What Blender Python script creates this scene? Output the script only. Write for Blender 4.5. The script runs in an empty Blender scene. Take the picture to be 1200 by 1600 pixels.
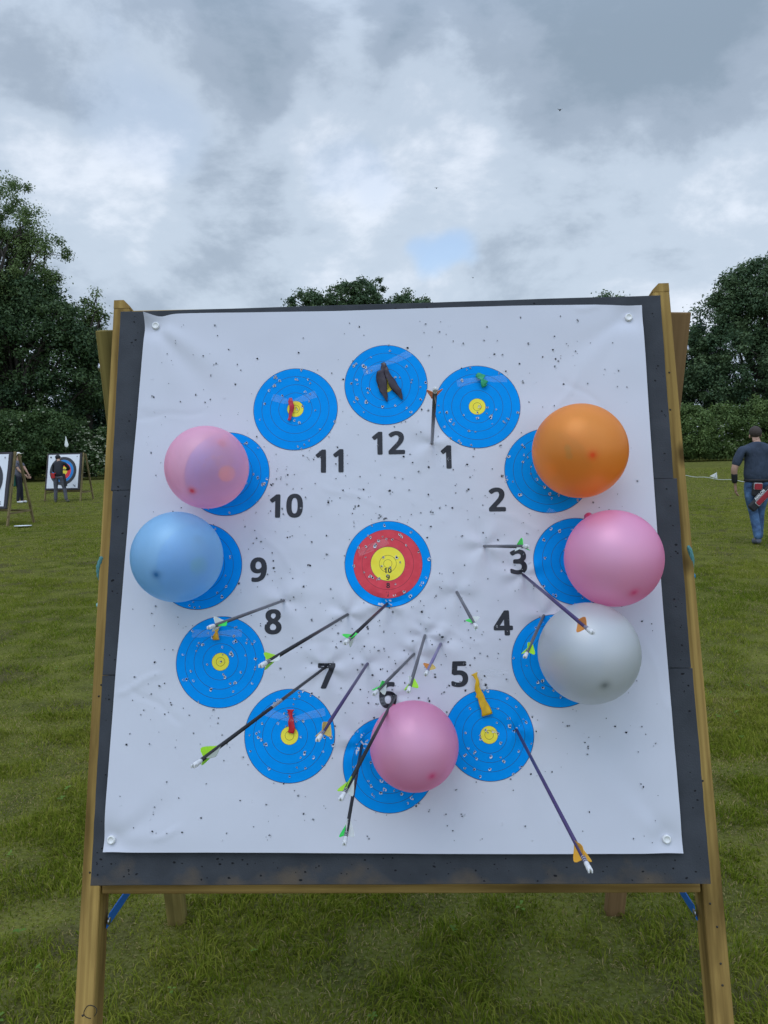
import bpy, bmesh, math, random, json
import numpy as np
from mathutils import Vector, Matrix
from mathutils.geometry import tessellate_polygon
RAD = math.radians
random.seed(7)
rng = np.random.default_rng(11)
S = bpy.context.scene
COL = S.collection

# ------------------------------------------------------------------ camera
FPX = 1200.0                                   # focal length in photo pixels (1200x1600)
PITCH, ROLL = RAD(4.6), -RAD(1.4)
CAM = np.array([0.0, 0.0, 1.5])
_fw = np.array([0, math.cos(PITCH), -math.sin(PITCH)])
_up = np.cross([1.0, 0, 0], _fw)
CR = math.cos(ROLL)*np.array([1.0, 0, 0]) + math.sin(ROLL)*_up
CU = -math.sin(ROLL)*np.array([1.0, 0, 0]) + math.cos(ROLL)*_up
cd = bpy.data.cameras.new('camera')
cam = bpy.data.objects.new('camera', cd); COL.objects.link(cam)
cd.sensor_fit = 'VERTICAL'; cd.sensor_height = 36.0; cd.lens = FPX/1600*36.0
cd.clip_start = 0.05; cd.clip_end = 2000
M = Matrix.Identity(4)
for i in range(3):
    M[i][0], M[i][1], M[i][2], M[i][3] = CR[i], CU[i], -_fw[i], CAM[i]
cam.matrix_world = M
S.camera = cam

# ------------------------------------------------------------------ sky and light
SUN_EL, SUN_AZ = RAD(64), RAD(215)             # azimuth measured clockwise from +Y
w = bpy.data.worlds.new('World'); S.world = w; w.use_nodes = True
nt = w.node_tree; N_ = nt.nodes; L_ = nt.links; N_.clear()
def wn(t, **k):
    n = N_.new(t)
    for a, b in k.items(): setattr(n, a, b)
    return n
def wmath(op, a, b=None, c=None, clamp=False):
    n = wn('ShaderNodeMath', operation=op, use_clamp=clamp)
    for i, v in enumerate((a, b, c)):
        if v is None: continue
        if hasattr(v, 'links'): L_.new(v, n.inputs[i])
        else: n.inputs[i].default_value = v
    return n.outputs[0]
def wramp(fac, stops, interp='EASE'):
    n = wn('ShaderNodeValToRGB'); n.color_ramp.interpolation = interp
    cr = n.color_ramp
    while len(cr.elements) < len(stops): cr.elements.new(0.5)
    for e, (p, c) in zip(cr.elements, stops): e.position = p; e.color = (*c, 1)
    L_.new(fac, n.inputs[0]); return n.outputs[0]
sky = wn('ShaderNodeTexSky', sky_type='NISHITA', sun_disc=False, sun_elevation=SUN_EL, sun_rotation=SUN_AZ)
bg_sky = wn('ShaderNodeBackground'); bg_sky.inputs[1].default_value = 0.15; L_.new(sky.outputs[0], bg_sky.inputs[0])
tc = wn('ShaderNodeTexCoord'); sp = wn('ShaderNodeSeparateXYZ'); L_.new(tc.outputs['Generated'], sp.inputs[0])
el = wmath('MAXIMUM', sp.outputs[2], 0.0)
den = wmath('ADD', el, 0.30)
cx_ = wmath('DIVIDE', sp.outputs[0], den); cy_ = wmath('DIVIDE', sp.outputs[1], den)
cv = wn('ShaderNodeCombineXYZ'); L_.new(cx_, cv.inputs[0]); L_.new(cy_, cv.inputs[1]); cv.inputs[2].default_value = 0.0
def wnoise(scale, detail, rough, dist, off):
    mp = wn('ShaderNodeMapping'); mp.inputs['Location'].default_value = off; L_.new(cv.outputs[0], mp.inputs[0])
    n = wn('ShaderNodeTexNoise'); n.inputs['Scale'].default_value = scale; n.inputs['Detail'].default_value = detail
    n.inputs['Roughness'].default_value = rough; n.inputs['Distortion'].default_value = dist
    L_.new(mp.outputs[0], n.inputs['Vector']); return n.outputs[0]
na = wnoise(1.3, 6, 0.5, 0.35, (0.4, 0.2, 0)); mp_ = wn('ShaderNodeMapping'); mp_.inputs['Scale'].default_value = (1, 1, 1.7); L_.new(tc.outputs['Generated'], mp_.inputs[0])
nz_ = wn('ShaderNodeTexNoise'); nz_.inputs['Scale'].default_value = 4.2; nz_.inputs['Detail'].default_value = 7; nz_.inputs['Roughness'].default_value = .62; nz_.inputs['Distortion'].default_value = .15; L_.new(mp_.outputs[0], nz_.inputs['Vector']); nb = nz_.outputs[0]; nc_ = wnoise(0.9, 3, 0.5, 0.3, (7.7, 5.3, 0))
f1 = wmath('MULTIPLY_ADD', nb, 0.60, wmath('MULTIPLY', na, 0.40))
# the main bright and dark cloud banks, each at its own direction in the sky
def bank(x, y, width, amt, src):
    d = (x-600)/FPX*CR-(y-800)/FPX*CU+_fw; d = d/np.linalg.norm(d)
    vm = wn('ShaderNodeVectorMath', operation='DOT_PRODUCT'); L_.new(dvec, vm.inputs[0]); vm.inputs[1].default_value = d
    mr = wn('ShaderNodeMapRange', interpolation_type='SMOOTHERSTEP'); mr.inputs[1].default_value = math.cos(width); mr.inputs[2].default_value = 1.0
    mr.inputs[3].default_value = 0; mr.inputs[4].default_value = amt; L_.new(vm.outputs['Value'], mr.inputs[0])
    return wmath('ADD', src, mr.outputs[0])
nw = wn('ShaderNodeTexNoise'); nw.inputs['Scale'].default_value = 5; nw.inputs['Detail'].default_value = 4; L_.new(tc.outputs['Generated'], nw.inputs['Vector'])
sb = wn('ShaderNodeVectorMath', operation='SUBTRACT'); L_.new(nw.outputs['Color'], sb.inputs[0]); sb.inputs[1].default_value = (.5, .5, .5)
sc_ = wn('ShaderNodeVectorMath', operation='SCALE'); L_.new(sb.outputs[0], sc_.inputs[0]); sc_.inputs['Scale'].default_value = .22
ad = wn('ShaderNodeVectorMath', operation='ADD'); L_.new(tc.outputs['Generated'], ad.inputs[0]); L_.new(sc_.outputs[0], ad.inputs[1])
no_ = wn('ShaderNodeVectorMath', operation='NORMALIZE'); L_.new(ad.outputs[0], no_.inputs[0]); dvec = no_.outputs[0]
for bk in [(60, 110, .16, .16), (260, 250, .13, .15), (545, 40, .10, .13), (620, 150, .16, .08), (775, 175, .10, .12), (1160, 240, .14, .13), (470, 300, .12, .12), (130, 360, .13, .10), (640, 420, .20, .07), (1000, 370, .16, .07), (440, 120, .10, -.04),
           (190, 20, .20, -.11), (350, 320, .10, -.09), (60, 230, .10, -.08), (900, 60, .20, -.025), (960, 215, .13, -.09), (1130, 150, .14, -.10), (830, 330, .10, -.04), (400, 40, .12, -.06), (1050, 330, .08, -.06), (650, 20, .06, -.05)]:
    f1 = bank(bk[0], bk[1], bk[2]*1.15, bk[3]*.62, f1)
cloud = wramp(f1, [(0.34, (0.225, 0.29, 0.37)), (0.45, (0.295, 0.36, 0.45)), (0.555, (0.42, 0.495, 0.595)), (0.68, (0.61, 0.665, 0.755))])
elr = wramp(el, [(0.0, (0.94, 0.94, 0.94)), (0.22, (1.0, 1.0, 0.99)), (0.42, (0.93, 0.935, 0.94)), (0.7, (1.35, 1.4, 1.52)), (1.0, (1.55, 1.6, 1.75))])
mul = wn('ShaderNodeMixRGB', blend_type='MULTIPLY'); mul.inputs[0].default_value = 1
L_.new(cloud, mul.inputs[1]); L_.new(elr, mul.inputs[2])
bk_ = wmath('MULTIPLY', sp.outputs[1], -1.0); bm_ = wn('ShaderNodeMapRange', interpolation_type='SMOOTHSTEP'); bm_.inputs[1].default_value = .05; bm_.inputs[2].default_value = .8; bm_.inputs[3].default_value = 1; bm_.inputs[4].default_value = 1.75; L_.new(bk_, bm_.inputs[0])   # added boost to the unseen sky behind the camera, brightens balloons and paper
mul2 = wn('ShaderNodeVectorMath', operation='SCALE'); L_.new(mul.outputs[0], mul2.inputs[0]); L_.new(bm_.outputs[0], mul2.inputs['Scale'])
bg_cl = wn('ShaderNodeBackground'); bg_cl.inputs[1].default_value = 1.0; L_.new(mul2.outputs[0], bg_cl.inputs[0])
g0 = bank(690, 378, .050, .68, 0.0); g0 = bank(200, 200, .08, .30, g0); g0 = bank(560, 260, .06, .2, g0)
gap = wmath('MULTIPLY', g0, wramp(nc_, [(0.25, (.4, .4, .4)), (0.55, (1, 1, 1))]), clamp=True)
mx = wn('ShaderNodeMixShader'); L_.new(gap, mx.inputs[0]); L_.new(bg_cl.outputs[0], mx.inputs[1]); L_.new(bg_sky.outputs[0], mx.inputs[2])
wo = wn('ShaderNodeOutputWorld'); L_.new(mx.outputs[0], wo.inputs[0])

sd = bpy.data.lights.new('sun', 'SUN'); sd.energy = 0.5; sd.angle = RAD(35); sd.color = (1, 0.985, 0.965)
sun = bpy.data.objects.new('sun', sd); COL.objects.link(sun)
sdir = Vector((math.sin(SUN_AZ)*math.cos(SUN_EL), math.cos(SUN_AZ)*math.cos(SUN_EL), math.sin(SUN_EL)))
sun.rotation_euler = sdir.to_track_quat('Z', 'Y').to_euler()
S.view_settings.view_transform = 'Standard'; S.view_settings.look = 'None'
S.view_settings.exposure = 0.45; S.view_settings.gamma = 1; S.view_settings.use_curve_mapping = False
S.cycles.max_bounces = 8; S.cycles.transparent_max_bounces = 16

GLYPHS = json.loads('''{"0":[[[221,-34],[169,-27],[124,-9],[86,19],[55,56],[32,101],[15,161],[5,236],[4,311],[8,379],[21,446],[41,499],[65,536],[101,571],[139,591],[184,604],[236,607],[289,600],[334,583],[376,551],[406,514],[428,469],[443,416],[453,349],[455,266],[450,191],[438,131],[419,79],[396,41],[364,8],[326,-15],[274,-30]],[[221,79],[206,82],[188,94],[172,116],[163,139],[149,214],[147,319],[155,401],[171,454],[185,476],[199,488],[214,494],[236,495],[259,488],[272,476],[287,454],[296,428],[309,356],[311,251],[302,169],[285,116],[274,99],[259,85],[244,80]]],"1":[[[191,-19],[183,-11],[180,4],[180,416],[176,421],[124,382],[109,379],[94,381],[76,394],[41,439],[35,454],[44,469],[169,566],[206,594],[221,598],[296,597],[313,589],[321,574],[320,-4],[310,-19],[289,-26],[214,-26]]],"2":[[[19,-22],[6,-11],[3,-4],[2,56],[7,71],[185,251],[244,317],[261,341],[276,371],[283,394],[285,424],[281,454],[269,476],[251,489],[229,494],[199,493],[169,485],[94,441],[79,440],[64,444],[51,454],[15,499],[10,506],[11,521],[35,544],[79,572],[116,588],[154,599],[191,605],[236,606],[281,601],[311,593],[341,579],[371,559],[394,537],[409,514],[422,484],[428,454],[430,416],[424,379],[405,326],[366,266],[305,199],[199,94],[206,90],[416,90],[436,86],[447,79],[453,64],[453,4],[450,-11],[439,-21],[416,-26],[41,-26]]],"3":[[[176,-34],[86,-23],[49,-12],[11,4],[1,19],[1,94],[13,109],[26,114],[41,115],[131,85],[169,79],[206,78],[236,81],[259,87],[274,95],[287,109],[298,131],[303,169],[296,199],[281,217],[259,229],[229,236],[109,242],[93,251],[87,266],[87,326],[95,341],[116,351],[214,354],[251,367],[266,379],[281,401],[286,424],[285,454],[274,475],[259,487],[236,494],[214,495],[161,487],[137,476],[94,451],[71,447],[49,455],[9,506],[3,521],[10,536],[49,563],[94,584],[139,598],[184,605],[229,606],[274,603],[311,594],[349,579],[377,559],[401,533],[417,506],[427,476],[431,424],[422,379],[411,356],[395,334],[360,304],[387,289],[412,266],[429,244],[442,214],[448,184],[448,146],[442,109],[431,79],[412,49],[392,26],[364,6],[334,-10],[266,-29]]],"4":[[[266,-19],[255,-4],[255,101],[251,104],[11,104],[-11,114],[-19,131],[-17,199],[234,559],[255,589],[274,600],[364,602],[379,598],[390,589],[395,574],[397,221],[446,219],[461,216],[474,206],[479,191],[479,131],[473,116],[454,105],[401,104],[396,101],[395,-4],[386,-17],[371,-24],[356,-26],[289,-26]],[[146,221],[251,371],[255,364],[254,221]]],"5":[[[184,-34],[139,-30],[94,-22],[56,-11],[26,4],[15,19],[14,86],[18,101],[26,109],[49,116],[64,114],[108,94],[146,84],[191,78],[229,80],[252,86],[274,99],[289,115],[297,131],[305,169],[301,206],[289,234],[270,251],[236,263],[199,266],[94,254],[78,259],[43,281],[29,296],[52,581],[64,593],[79,598],[199,599],[379,598],[394,594],[407,581],[409,506],[406,499],[394,487],[371,482],[184,481],[179,476],[171,379],[176,375],[236,377],[289,370],[334,356],[375,334],[408,304],[432,266],[446,221],[449,176],[442,124],[429,86],[405,49],[375,19],[334,-7],[289,-23],[236,-32]]],"6":[[[229,-34],[169,-24],[136,-11],[110,4],[86,23],[63,49],[33,101],[14,169],[8,244],[14,341],[34,424],[61,484],[103,536],[131,559],[156,574],[191,589],[221,598],[266,605],[311,607],[364,603],[394,596],[411,581],[413,514],[407,499],[386,488],[371,488],[326,496],[296,497],[266,493],[238,484],[214,469],[199,454],[183,431],[169,398],[161,371],[169,369],[214,381],[274,384],[326,374],[371,354],[406,326],[429,296],[444,266],[455,221],[457,169],[449,116],[432,71],[406,34],[372,4],[334,-17],[289,-30]],[[229,78],[214,82],[199,90],[175,116],[158,154],[152,199],[159,229],[176,252],[206,271],[236,277],[274,271],[298,251],[312,214],[315,169],[308,131],[292,101],[266,82]]],"7":[[[86,-20],[73,-4],[76,11],[291,476],[289,480],[281,482],[34,482],[19,485],[8,491],[-1,506],[-1,574],[7,589],[26,598],[154,599],[431,597],[446,590],[454,580],[455,514],[219,-11],[206,-22],[191,-26],[109,-26]]],"8":[[[221,-34],[176,-30],[131,-20],[91,-4],[58,19],[34,45],[15,79],[6,109],[3,154],[9,191],[25,229],[49,260],[94,296],[98,304],[72,326],[52,349],[38,371],[27,401],[22,431],[23,461],[28,491],[38,514],[53,536],[71,555],[116,584],[176,602],[244,606],[304,598],[356,578],[379,563],[400,544],[424,506],[432,484],[436,454],[435,424],[428,394],[417,371],[401,349],[379,326],[350,304],[401,266],[433,229],[449,191],[454,139],[449,101],[434,64],[412,34],[387,11],[349,-11],[311,-24],[266,-32]],[[191,79],[165,94],[150,116],[144,146],[152,184],[176,214],[214,238],[221,239],[251,226],[289,201],[308,176],[313,146],[308,116],[292,94],[266,79],[229,74]],[[229,363],[199,379],[181,394],[166,416],[163,439],[168,469],[181,484],[199,493],[229,498],[259,493],[277,484],[289,469],[294,439],[291,416],[278,394],[251,372]]],"9":[[[146,-34],[79,-27],[64,-22],[49,-11],[46,4],[46,64],[49,71],[64,83],[79,86],[131,77],[161,76],[199,81],[229,92],[252,109],[272,131],[288,161],[299,199],[296,204],[251,192],[206,188],[176,190],[139,197],[109,208],[79,225],[56,244],[33,274],[18,304],[8,341],[4,386],[7,431],[14,461],[29,499],[54,536],[79,560],[101,576],[131,590],[191,605],[259,604],[319,587],[364,559],[405,514],[435,454],[450,386],[453,304],[442,206],[421,131],[388,71],[364,42],[341,22],[284,-11],[221,-29]],[[214,296],[181,304],[160,326],[148,364],[148,416],[158,454],[174,476],[199,491],[236,494],[266,480],[289,453],[306,409],[309,364],[296,334],[274,312],[244,298]]],"A":[[[-19,-22],[-33,-11],[-36,-4],[-34,9],[189,581],[199,594],[221,601],[289,601],[304,599],[319,589],[424,323],[547,4],[544,-11],[537,-19],[514,-26],[439,-26],[424,-24],[409,-16],[401,-4],[341,148],[334,151],[176,151],[167,146],[109,-4],[101,-16],[79,-26],[-4,-26]],[[221,268],[215,274],[251,371],[259,377],[269,349],[296,271],[289,267]]],"V":[[[184,-21],[172,-11],[169,-4],[-36,574],[-26,590],[-4,598],[79,598],[104,589],[112,574],[236,221],[244,219],[258,259],[368,574],[377,589],[401,598],[491,598],[506,591],[514,583],[516,566],[309,-11],[296,-22],[281,-26],[199,-26]]],"L":[[[56,-21],[45,-11],[42,4],[44,581],[56,593],[79,599],[161,597],[176,590],[184,581],[186,364],[186,94],[191,90],[401,90],[416,87],[430,79],[435,71],[436,-4],[424,-20],[401,-26],[79,-26]]],"O":[[[304,-34],[236,-27],[176,-8],[124,22],[80,64],[47,116],[26,176],[15,236],[13,311],[20,371],[36,431],[61,484],[97,529],[146,566],[199,590],[266,605],[326,607],[386,601],[446,583],[499,553],[542,514],[572,469],[597,409],[611,334],[613,266],[605,199],[588,139],[561,86],[524,41],[484,10],[431,-15],[371,-30]],[[274,85],[246,94],[221,110],[196,139],[180,169],[169,206],[163,251],[162,304],[166,349],[172,379],[185,416],[204,446],[221,463],[244,478],[274,488],[304,492],[341,490],[371,483],[401,468],[423,446],[441,416],[454,379],[463,334],[465,274],[460,221],[451,184],[439,154],[424,129],[401,106],[379,93],[349,84],[311,81]]],"N":[[[56,-21],[45,-11],[42,4],[42,574],[49,588],[64,597],[79,599],[169,598],[189,589],[424,227],[428,236],[430,581],[446,595],[461,598],[546,596],[560,589],[568,574],[568,4],[564,-11],[551,-22],[536,-26],[446,-26],[423,-19],[415,-11],[184,348],[180,341],[180,-4],[169,-19],[154,-25],[79,-26]]]}''')

# ------------------------------------------------------------------ helpers
def ray(x, y):
    d = (x-600)/FPX*CR - (y-800)/FPX*CU + _fw
    return d/np.linalg.norm(d)
def ground_at(x, y):
    d = ray(x, y); return CAM + d*(-CAM[2]/d[2])
def at(x, y, Y):                                # point seen at photo pixel x, y at distance Y
    d = ray(x, y); return CAM + d*(Y/d[1])
def unit(v): v = np.asarray(v, float); return v/np.linalg.norm(v)

def tag(o, label=None, cat=None, group=None, kind=None):
    if label: o['label'] = label
    if cat: o['category'] = cat
    if group: o['group'] = group
    if kind: o['kind'] = kind
    return o
def thing(name, label, cat, loc=(0, 0, 0), group=None, mat=None):
    o = bpy.data.objects.new(name, None); COL.objects.link(o)
    o.empty_display_size = 0.1
    o.matrix_world = Matrix.Translation(Vector([float(a) for a in loc])) if mat is None else mat
    return tag(o, label, cat, group)
def wmat(o):
    return wmat(o.parent) @ o.matrix_basis if o.parent else o.matrix_basis.copy()

class MB:
    """collects geometry in world coordinates, built into one mesh object"""
    def __init__(s): s.v = []; s.f = []; s.m = []; s.sm = []; s.n = 0; s.gc = []; s.ti = []
    def add(s, V, F, mi=0, smooth=True, gc=None, tint=0.5):
        V = np.asarray(V, float).reshape(-1, 3); k = s.n
        s.v.append(V); s.n += len(V)
        for f in F: s.f.append([k+i for i in f]); s.m.append(mi); s.sm.append(smooth)
        s.gc.append(np.asarray(gc, float) if gc is not None else V.copy())
        s.ti.append(np.full(len(V), tint) if np.isscalar(tint) else np.asarray(tint, float))
        return s
    def tube(s, P, r, n=8, mi=0, caps=True, smooth=True, tint=0.5, flat=None):
        P = np.asarray(P, float); m = len(P); r = np.full(m, r) if np.isscalar(r) else np.asarray(r, float)
        T = np.gradient(P, axis=0); T /= np.linalg.norm(T, axis=1)[:, None]+1e-12
        ref = np.array([0, 0, 1.0]) if abs(T[0][2]) < 0.9 else np.array([1.0, 0, 0])
        a = unit(np.cross(T[0], ref)); V = []; G = []
        L = 0
        for i in range(m):
            a = a-T[i]*(a@T[i]); a = unit(a); b = np.cross(T[i], a)
            if i: L += np.linalg.norm(P[i]-P[i-1])
            for k in range(n):
                t = 2*math.pi*k/n; V.append(P[i]+r[i]*(math.cos(t)*a+math.sin(t)*b)); G.append((L, t*.02, 0))
        F = [[i*n+k, i*n+(k+1) % n, (i+1)*n+(k+1) % n, (i+1)*n+k] for i in range(m-1) for k in range(n)]
        if caps: F += [list(range(n))[::-1], [(m-1)*n+k for k in range(n)]]
        return s.add(V, F, mi, smooth, G, tint)
    def beam(s, p0, p1, ww, dd, side, mi=0, ch=0.002, cut=0.0, off=None):
        """square timber from p0 to p1; side = direction of its width; cut chamfers the top corner"""
        p0 = np.asarray(p0, float); p1 = np.asarray(p1, float); t = unit(p1-p0); L = np.linalg.norm(p1-p0)
        a = unit(np.asarray(side, float)-t*(np.asarray(side, float)@t)); b = np.cross(t, a)
        o_ = np.array([ww, dd]); ring = []
        for sx, sy in ((1, 1), (-1, 1), (-1, -1), (1, -1)):
            x, y = sx*ww/2, sy*dd/2
            c1 = (x-sx*ch, y); c2 = (x, y-sy*ch)
            ring += [c2, c1] if sx*sy > 0 else [c1, c2]
        V = []; G = []; r0 = random.random()*5
        ns = max(2, int(L/0.1))
        prof = [(0, 1-2*ch/ww), (ch, 1)] + [(L*k/ns, 1) for k in range(1, ns)] + [(L-ch, 1), (L, 1-2*ch/ww)]
        for h, sc in prof:
            for (x, y) in ring:
                hh = h
                if cut and h > L-ch*2: hh = h-max(0, (x/ww+.5-0.45))*cut*2 if cut > 0 else h-max(0, (.5-x/ww-0.45))*(-cut)*2
                V.append(p0+t*hh+a*x*sc+b*y*sc); G.append((hh+r0, x+r0*.3, y))
        n = 8; m = len(prof)
        F = [[i*n+k, i*n+(k+1) % n, (i+1)*n+(k+1) % n, (i+1)*n+k] for i in range(m-1) for k in range(n)]
        F += [list(range(n))[::-1], [(m-1)*n+k for k in range(n)]]
        return s.add(V, F, mi, False, G)
    def box(s, c, sx, sy, sz, R=None, mi=0, ch=0.0):
        V = np.array([[x, y, z] for z in (-.5, .5) for y in (-.5, .5) for x in (-.5, .5)])*[sx, sy, sz]
        if R is not None: V = V@np.asarray(R)          # rows of R = axes
        return s.add(V+np.asarray(c), [[0, 2, 3, 1], [4, 5, 7, 6], [0, 1, 5, 4], [2, 6, 7, 3], [0, 4, 6, 2], [1, 3, 7, 5]], mi, False)
    def ell(s, c, r, n=12, m=8, mi=0, R=None):
        V = [];
        for i in range(m+1):
            p = math.pi*i/m
            for k in range(n):
                t = 2*math.pi*k/n; V.append((r[0]*math.sin(p)*math.cos(t), r[1]*math.sin(p)*math.sin(t), r[2]*math.cos(p)))
        V = np.array(V)
        if R is not None: V = V@np.asarray(R)
        F = [[i*n+k, (i+1)*n+k, (i+1)*n+(k+1) % n, i*n+(k+1) % n] for i in range(m) for k in range(n)]
        return s.add(V+np.asarray(c), F, mi, True)
    def build(s, name, mats, parent=None, label=None, loc=None):
        V = np.vstack(s.v); G = np.vstack(s.gc); T = np.concatenate(s.ti)
        me = bpy.data.meshes.new(name)
        if parent is not None: iv = wmat(parent).inverted()
        elif loc is not None: iv = Matrix.Translation(Vector([float(a) for a in loc])).inverted()
        else: iv = Matrix.Identity(4)
        A = np.array(iv); V = V@A[:3, :3].T+A[:3, 3]
        me.from_pydata(V.tolist(), [], s.f)
        if not isinstance(mats, (list, tuple)): mats = [mats]
        for m in mats: me.materials.append(m)
        me.polygons.foreach_set('material_index', s.m); me.polygons.foreach_set('use_smooth', s.sm)
        at_ = me.attributes.new('gc', 'FLOAT_VECTOR', 'POINT'); at_.data.foreach_set('vector', G.ravel())
        at_ = me.attributes.new('tint', 'FLOAT', 'POINT'); at_.data.foreach_set('value', T)
        me.update()
        o = bpy.data.objects.new(name, me); COL.objects.link(o)
        if parent is not None: o.parent = parent
        elif loc is not None: o.location = [float(a) for a in loc]
        if label: o['label'] = label
        return o

def fast_mesh(name, V, nper, mats, tint=None, parent=None, loc=None, smooth=False):
    """V: (k, nper, 3) polygons of nper corners each"""
    k = len(V); V = V.reshape(-1, 3)
    off = np.zeros(3)
    if parent is not None: off = np.array(wmat(parent).translation)
    elif loc is not None: off = np.asarray(loc, float)
    V = V-off
    me = bpy.data.meshes.new(name)
    me.vertices.add(len(V)); me.vertices.foreach_set('co', V.astype(np.float32).ravel())
    me.loops.add(len(V)); me.loops.foreach_set('vertex_index', np.arange(len(V), dtype=np.int32))
    me.polygons.add(k); me.polygons.foreach_set('loop_start', np.arange(0, k*nper, nper, dtype=np.int32))
    me.update(calc_edges=True)
    if tint is not None:
        a = me.attributes.new('tint', 'FLOAT', 'POINT'); a.data.foreach_set('value', np.repeat(tint, nper).astype(np.float32))
    me.materials.append(mats)
    o = bpy.data.objects.new(name, me); COL.objects.link(o)
    if parent is not None: o.parent = parent
    elif loc is not None: o.location = [float(a) for a in loc]
    return o
def copy_tree(o, parent=None):
    c = o.copy(); COL.objects.link(c); c.parent = parent
    for ch in [x for x in bpy.data.objects if x.parent == o]: copy_tree(ch, c)
    return c

# smooth value noise
_lat = np.random.default_rng(5).random((256, 256))
def vnoise(x, y):
    x = np.asarray(x, float); y = np.asarray(y, float)
    xi = np.floor(x).astype(int); yi = np.floor(y).astype(int); fx = x-xi; fy = y-yi
    fx = fx*fx*(3-2*fx); fy = fy*fy*(3-2*fy)
    g = lambda a, b: _lat[a % 256, b % 256]
    return (g(xi, yi)*(1-fx)+g(xi+1, yi)*fx)*(1-fy)+(g(xi, yi+1)*(1-fx)+g(xi+1, yi+1)*fx)*fy
def fbm(x, y, o=3):
    r = 0; a = 0.5
    for i in range(o): r = r+a*vnoise(x*2**i+17*i, y*2**i+9*i); a *= .5
    return r/(1-.5**o)

# ------------------------------------------------------------------ materials
def srgb(r, g, b):
    f = lambda c: (c/255/12.92 if c/255 <= .04045 else ((c/255+.055)/1.055)**2.4)
    return (f(r), f(g), f(b))
def mat(name, base, rough=0.6, metal=0.0, var=None, vscale=8.0, coord='Object', stretch=(1, 1, 1), bump=0.0, bscale=60.0,
        tint=None, trans=0.0, spec=0.5, coat=0.0, detail=4, vpos=(0.35, 0.65), bdist=0.01):
    """base colour, optionally mixed by noise with var; tint = second colour mixed by the per-leaf attribute"""
    m = bpy.data.materials.new(name); m.use_nodes = True
    t = m.node_tree; n = t.nodes; l = t.links; P = n['Principled BSDF']
    P.inputs['Roughness'].default_value = rough; P.inputs['Metallic'].default_value = metal
    P.inputs['Specular IOR Level'].default_value = spec; P.inputs['Coat Weight'].default_value = coat
    P.inputs['Base Color'].default_value = (*base, 1)
    src = None
    if coord == 'gc':
        a = n.new('ShaderNodeAttribute'); a.attribute_name = 'gc'; co = a.outputs['Vector']
    else:
        a = n.new('ShaderNodeTexCoord'); co = a.outputs['Object']
        if coord == 'World':
            g_ = n.new('ShaderNodeNewGeometry'); co = g_.outputs['Position']
    mp = n.new('ShaderNodeMapping'); mp.inputs['Scale'].default_value = stretch; l.new(co, mp.inputs[0])
    col = None
    if var is not None:
        nz = n.new('ShaderNodeTexNoise'); nz.inputs['Scale'].default_value = vscale; nz.inputs['Detail'].default_value = detail
        l.new(mp.outputs[0], nz.inputs['Vector'])
        mr = n.new('ShaderNodeMapRange'); mr.inputs[1].default_value = vpos[0]; mr.inputs[2].default_value = vpos[1]; l.new(nz.outputs[0], mr.inputs[0])
        mxx = n.new('ShaderNodeMixRGB'); mxx.inputs[1].default_value = (*base, 1); mxx.inputs[2].default_value = (*var, 1)
        l.new(mr.outputs[0], mxx.inputs[0]); col = mxx.outputs[0]
    if tint is not None:
        a2 = n.new('ShaderNodeAttribute'); a2.attribute_name = 'tint'
        m2 = n.new('ShaderNodeMixRGB'); l.new(a2.outputs['Fac'], m2.inputs[0])
        if col is not None: l.new(col, m2.inputs[1])
        else: m2.inputs[1].default_value = (*base, 1)
        m2.inputs[2].default_value = (*tint, 1); col = m2.outputs[0]
    if col is not None: l.new(col, P.inputs['Base Color'])
    if bump:
        bz = n.new('ShaderNodeTexNoise'); bz.inputs['Scale'].default_value = bscale; bz.inputs['Detail'].default_value = 3
        l.new(mp.outputs[0], bz.inputs['Vector'])
        bp = n.new('ShaderNodeBump'); bp.inputs['Strength'].default_value = bump; bp.inputs['Distance'].default_value = bdist
        l.new(bz.outputs[0], bp.inputs['Height']); l.new(bp.outputs[0], P.inputs['Normal'])
    if trans:
        tr = n.new('ShaderNodeBsdfTranslucent')
        if col is not None: l.new(col, tr.inputs[0])
        else: tr.inputs[0].default_value = (*base, 1)
        ms = n.new('ShaderNodeMixShader'); ms.inputs[0].default_value = trans
        l.new(P.outputs[0], ms.inputs[1]); l.new(tr.outputs[0], ms.inputs[2]); l.new(ms.outputs[0], n['Material Output'].inputs[0])
    m['_c'] = 1
    return m
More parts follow.
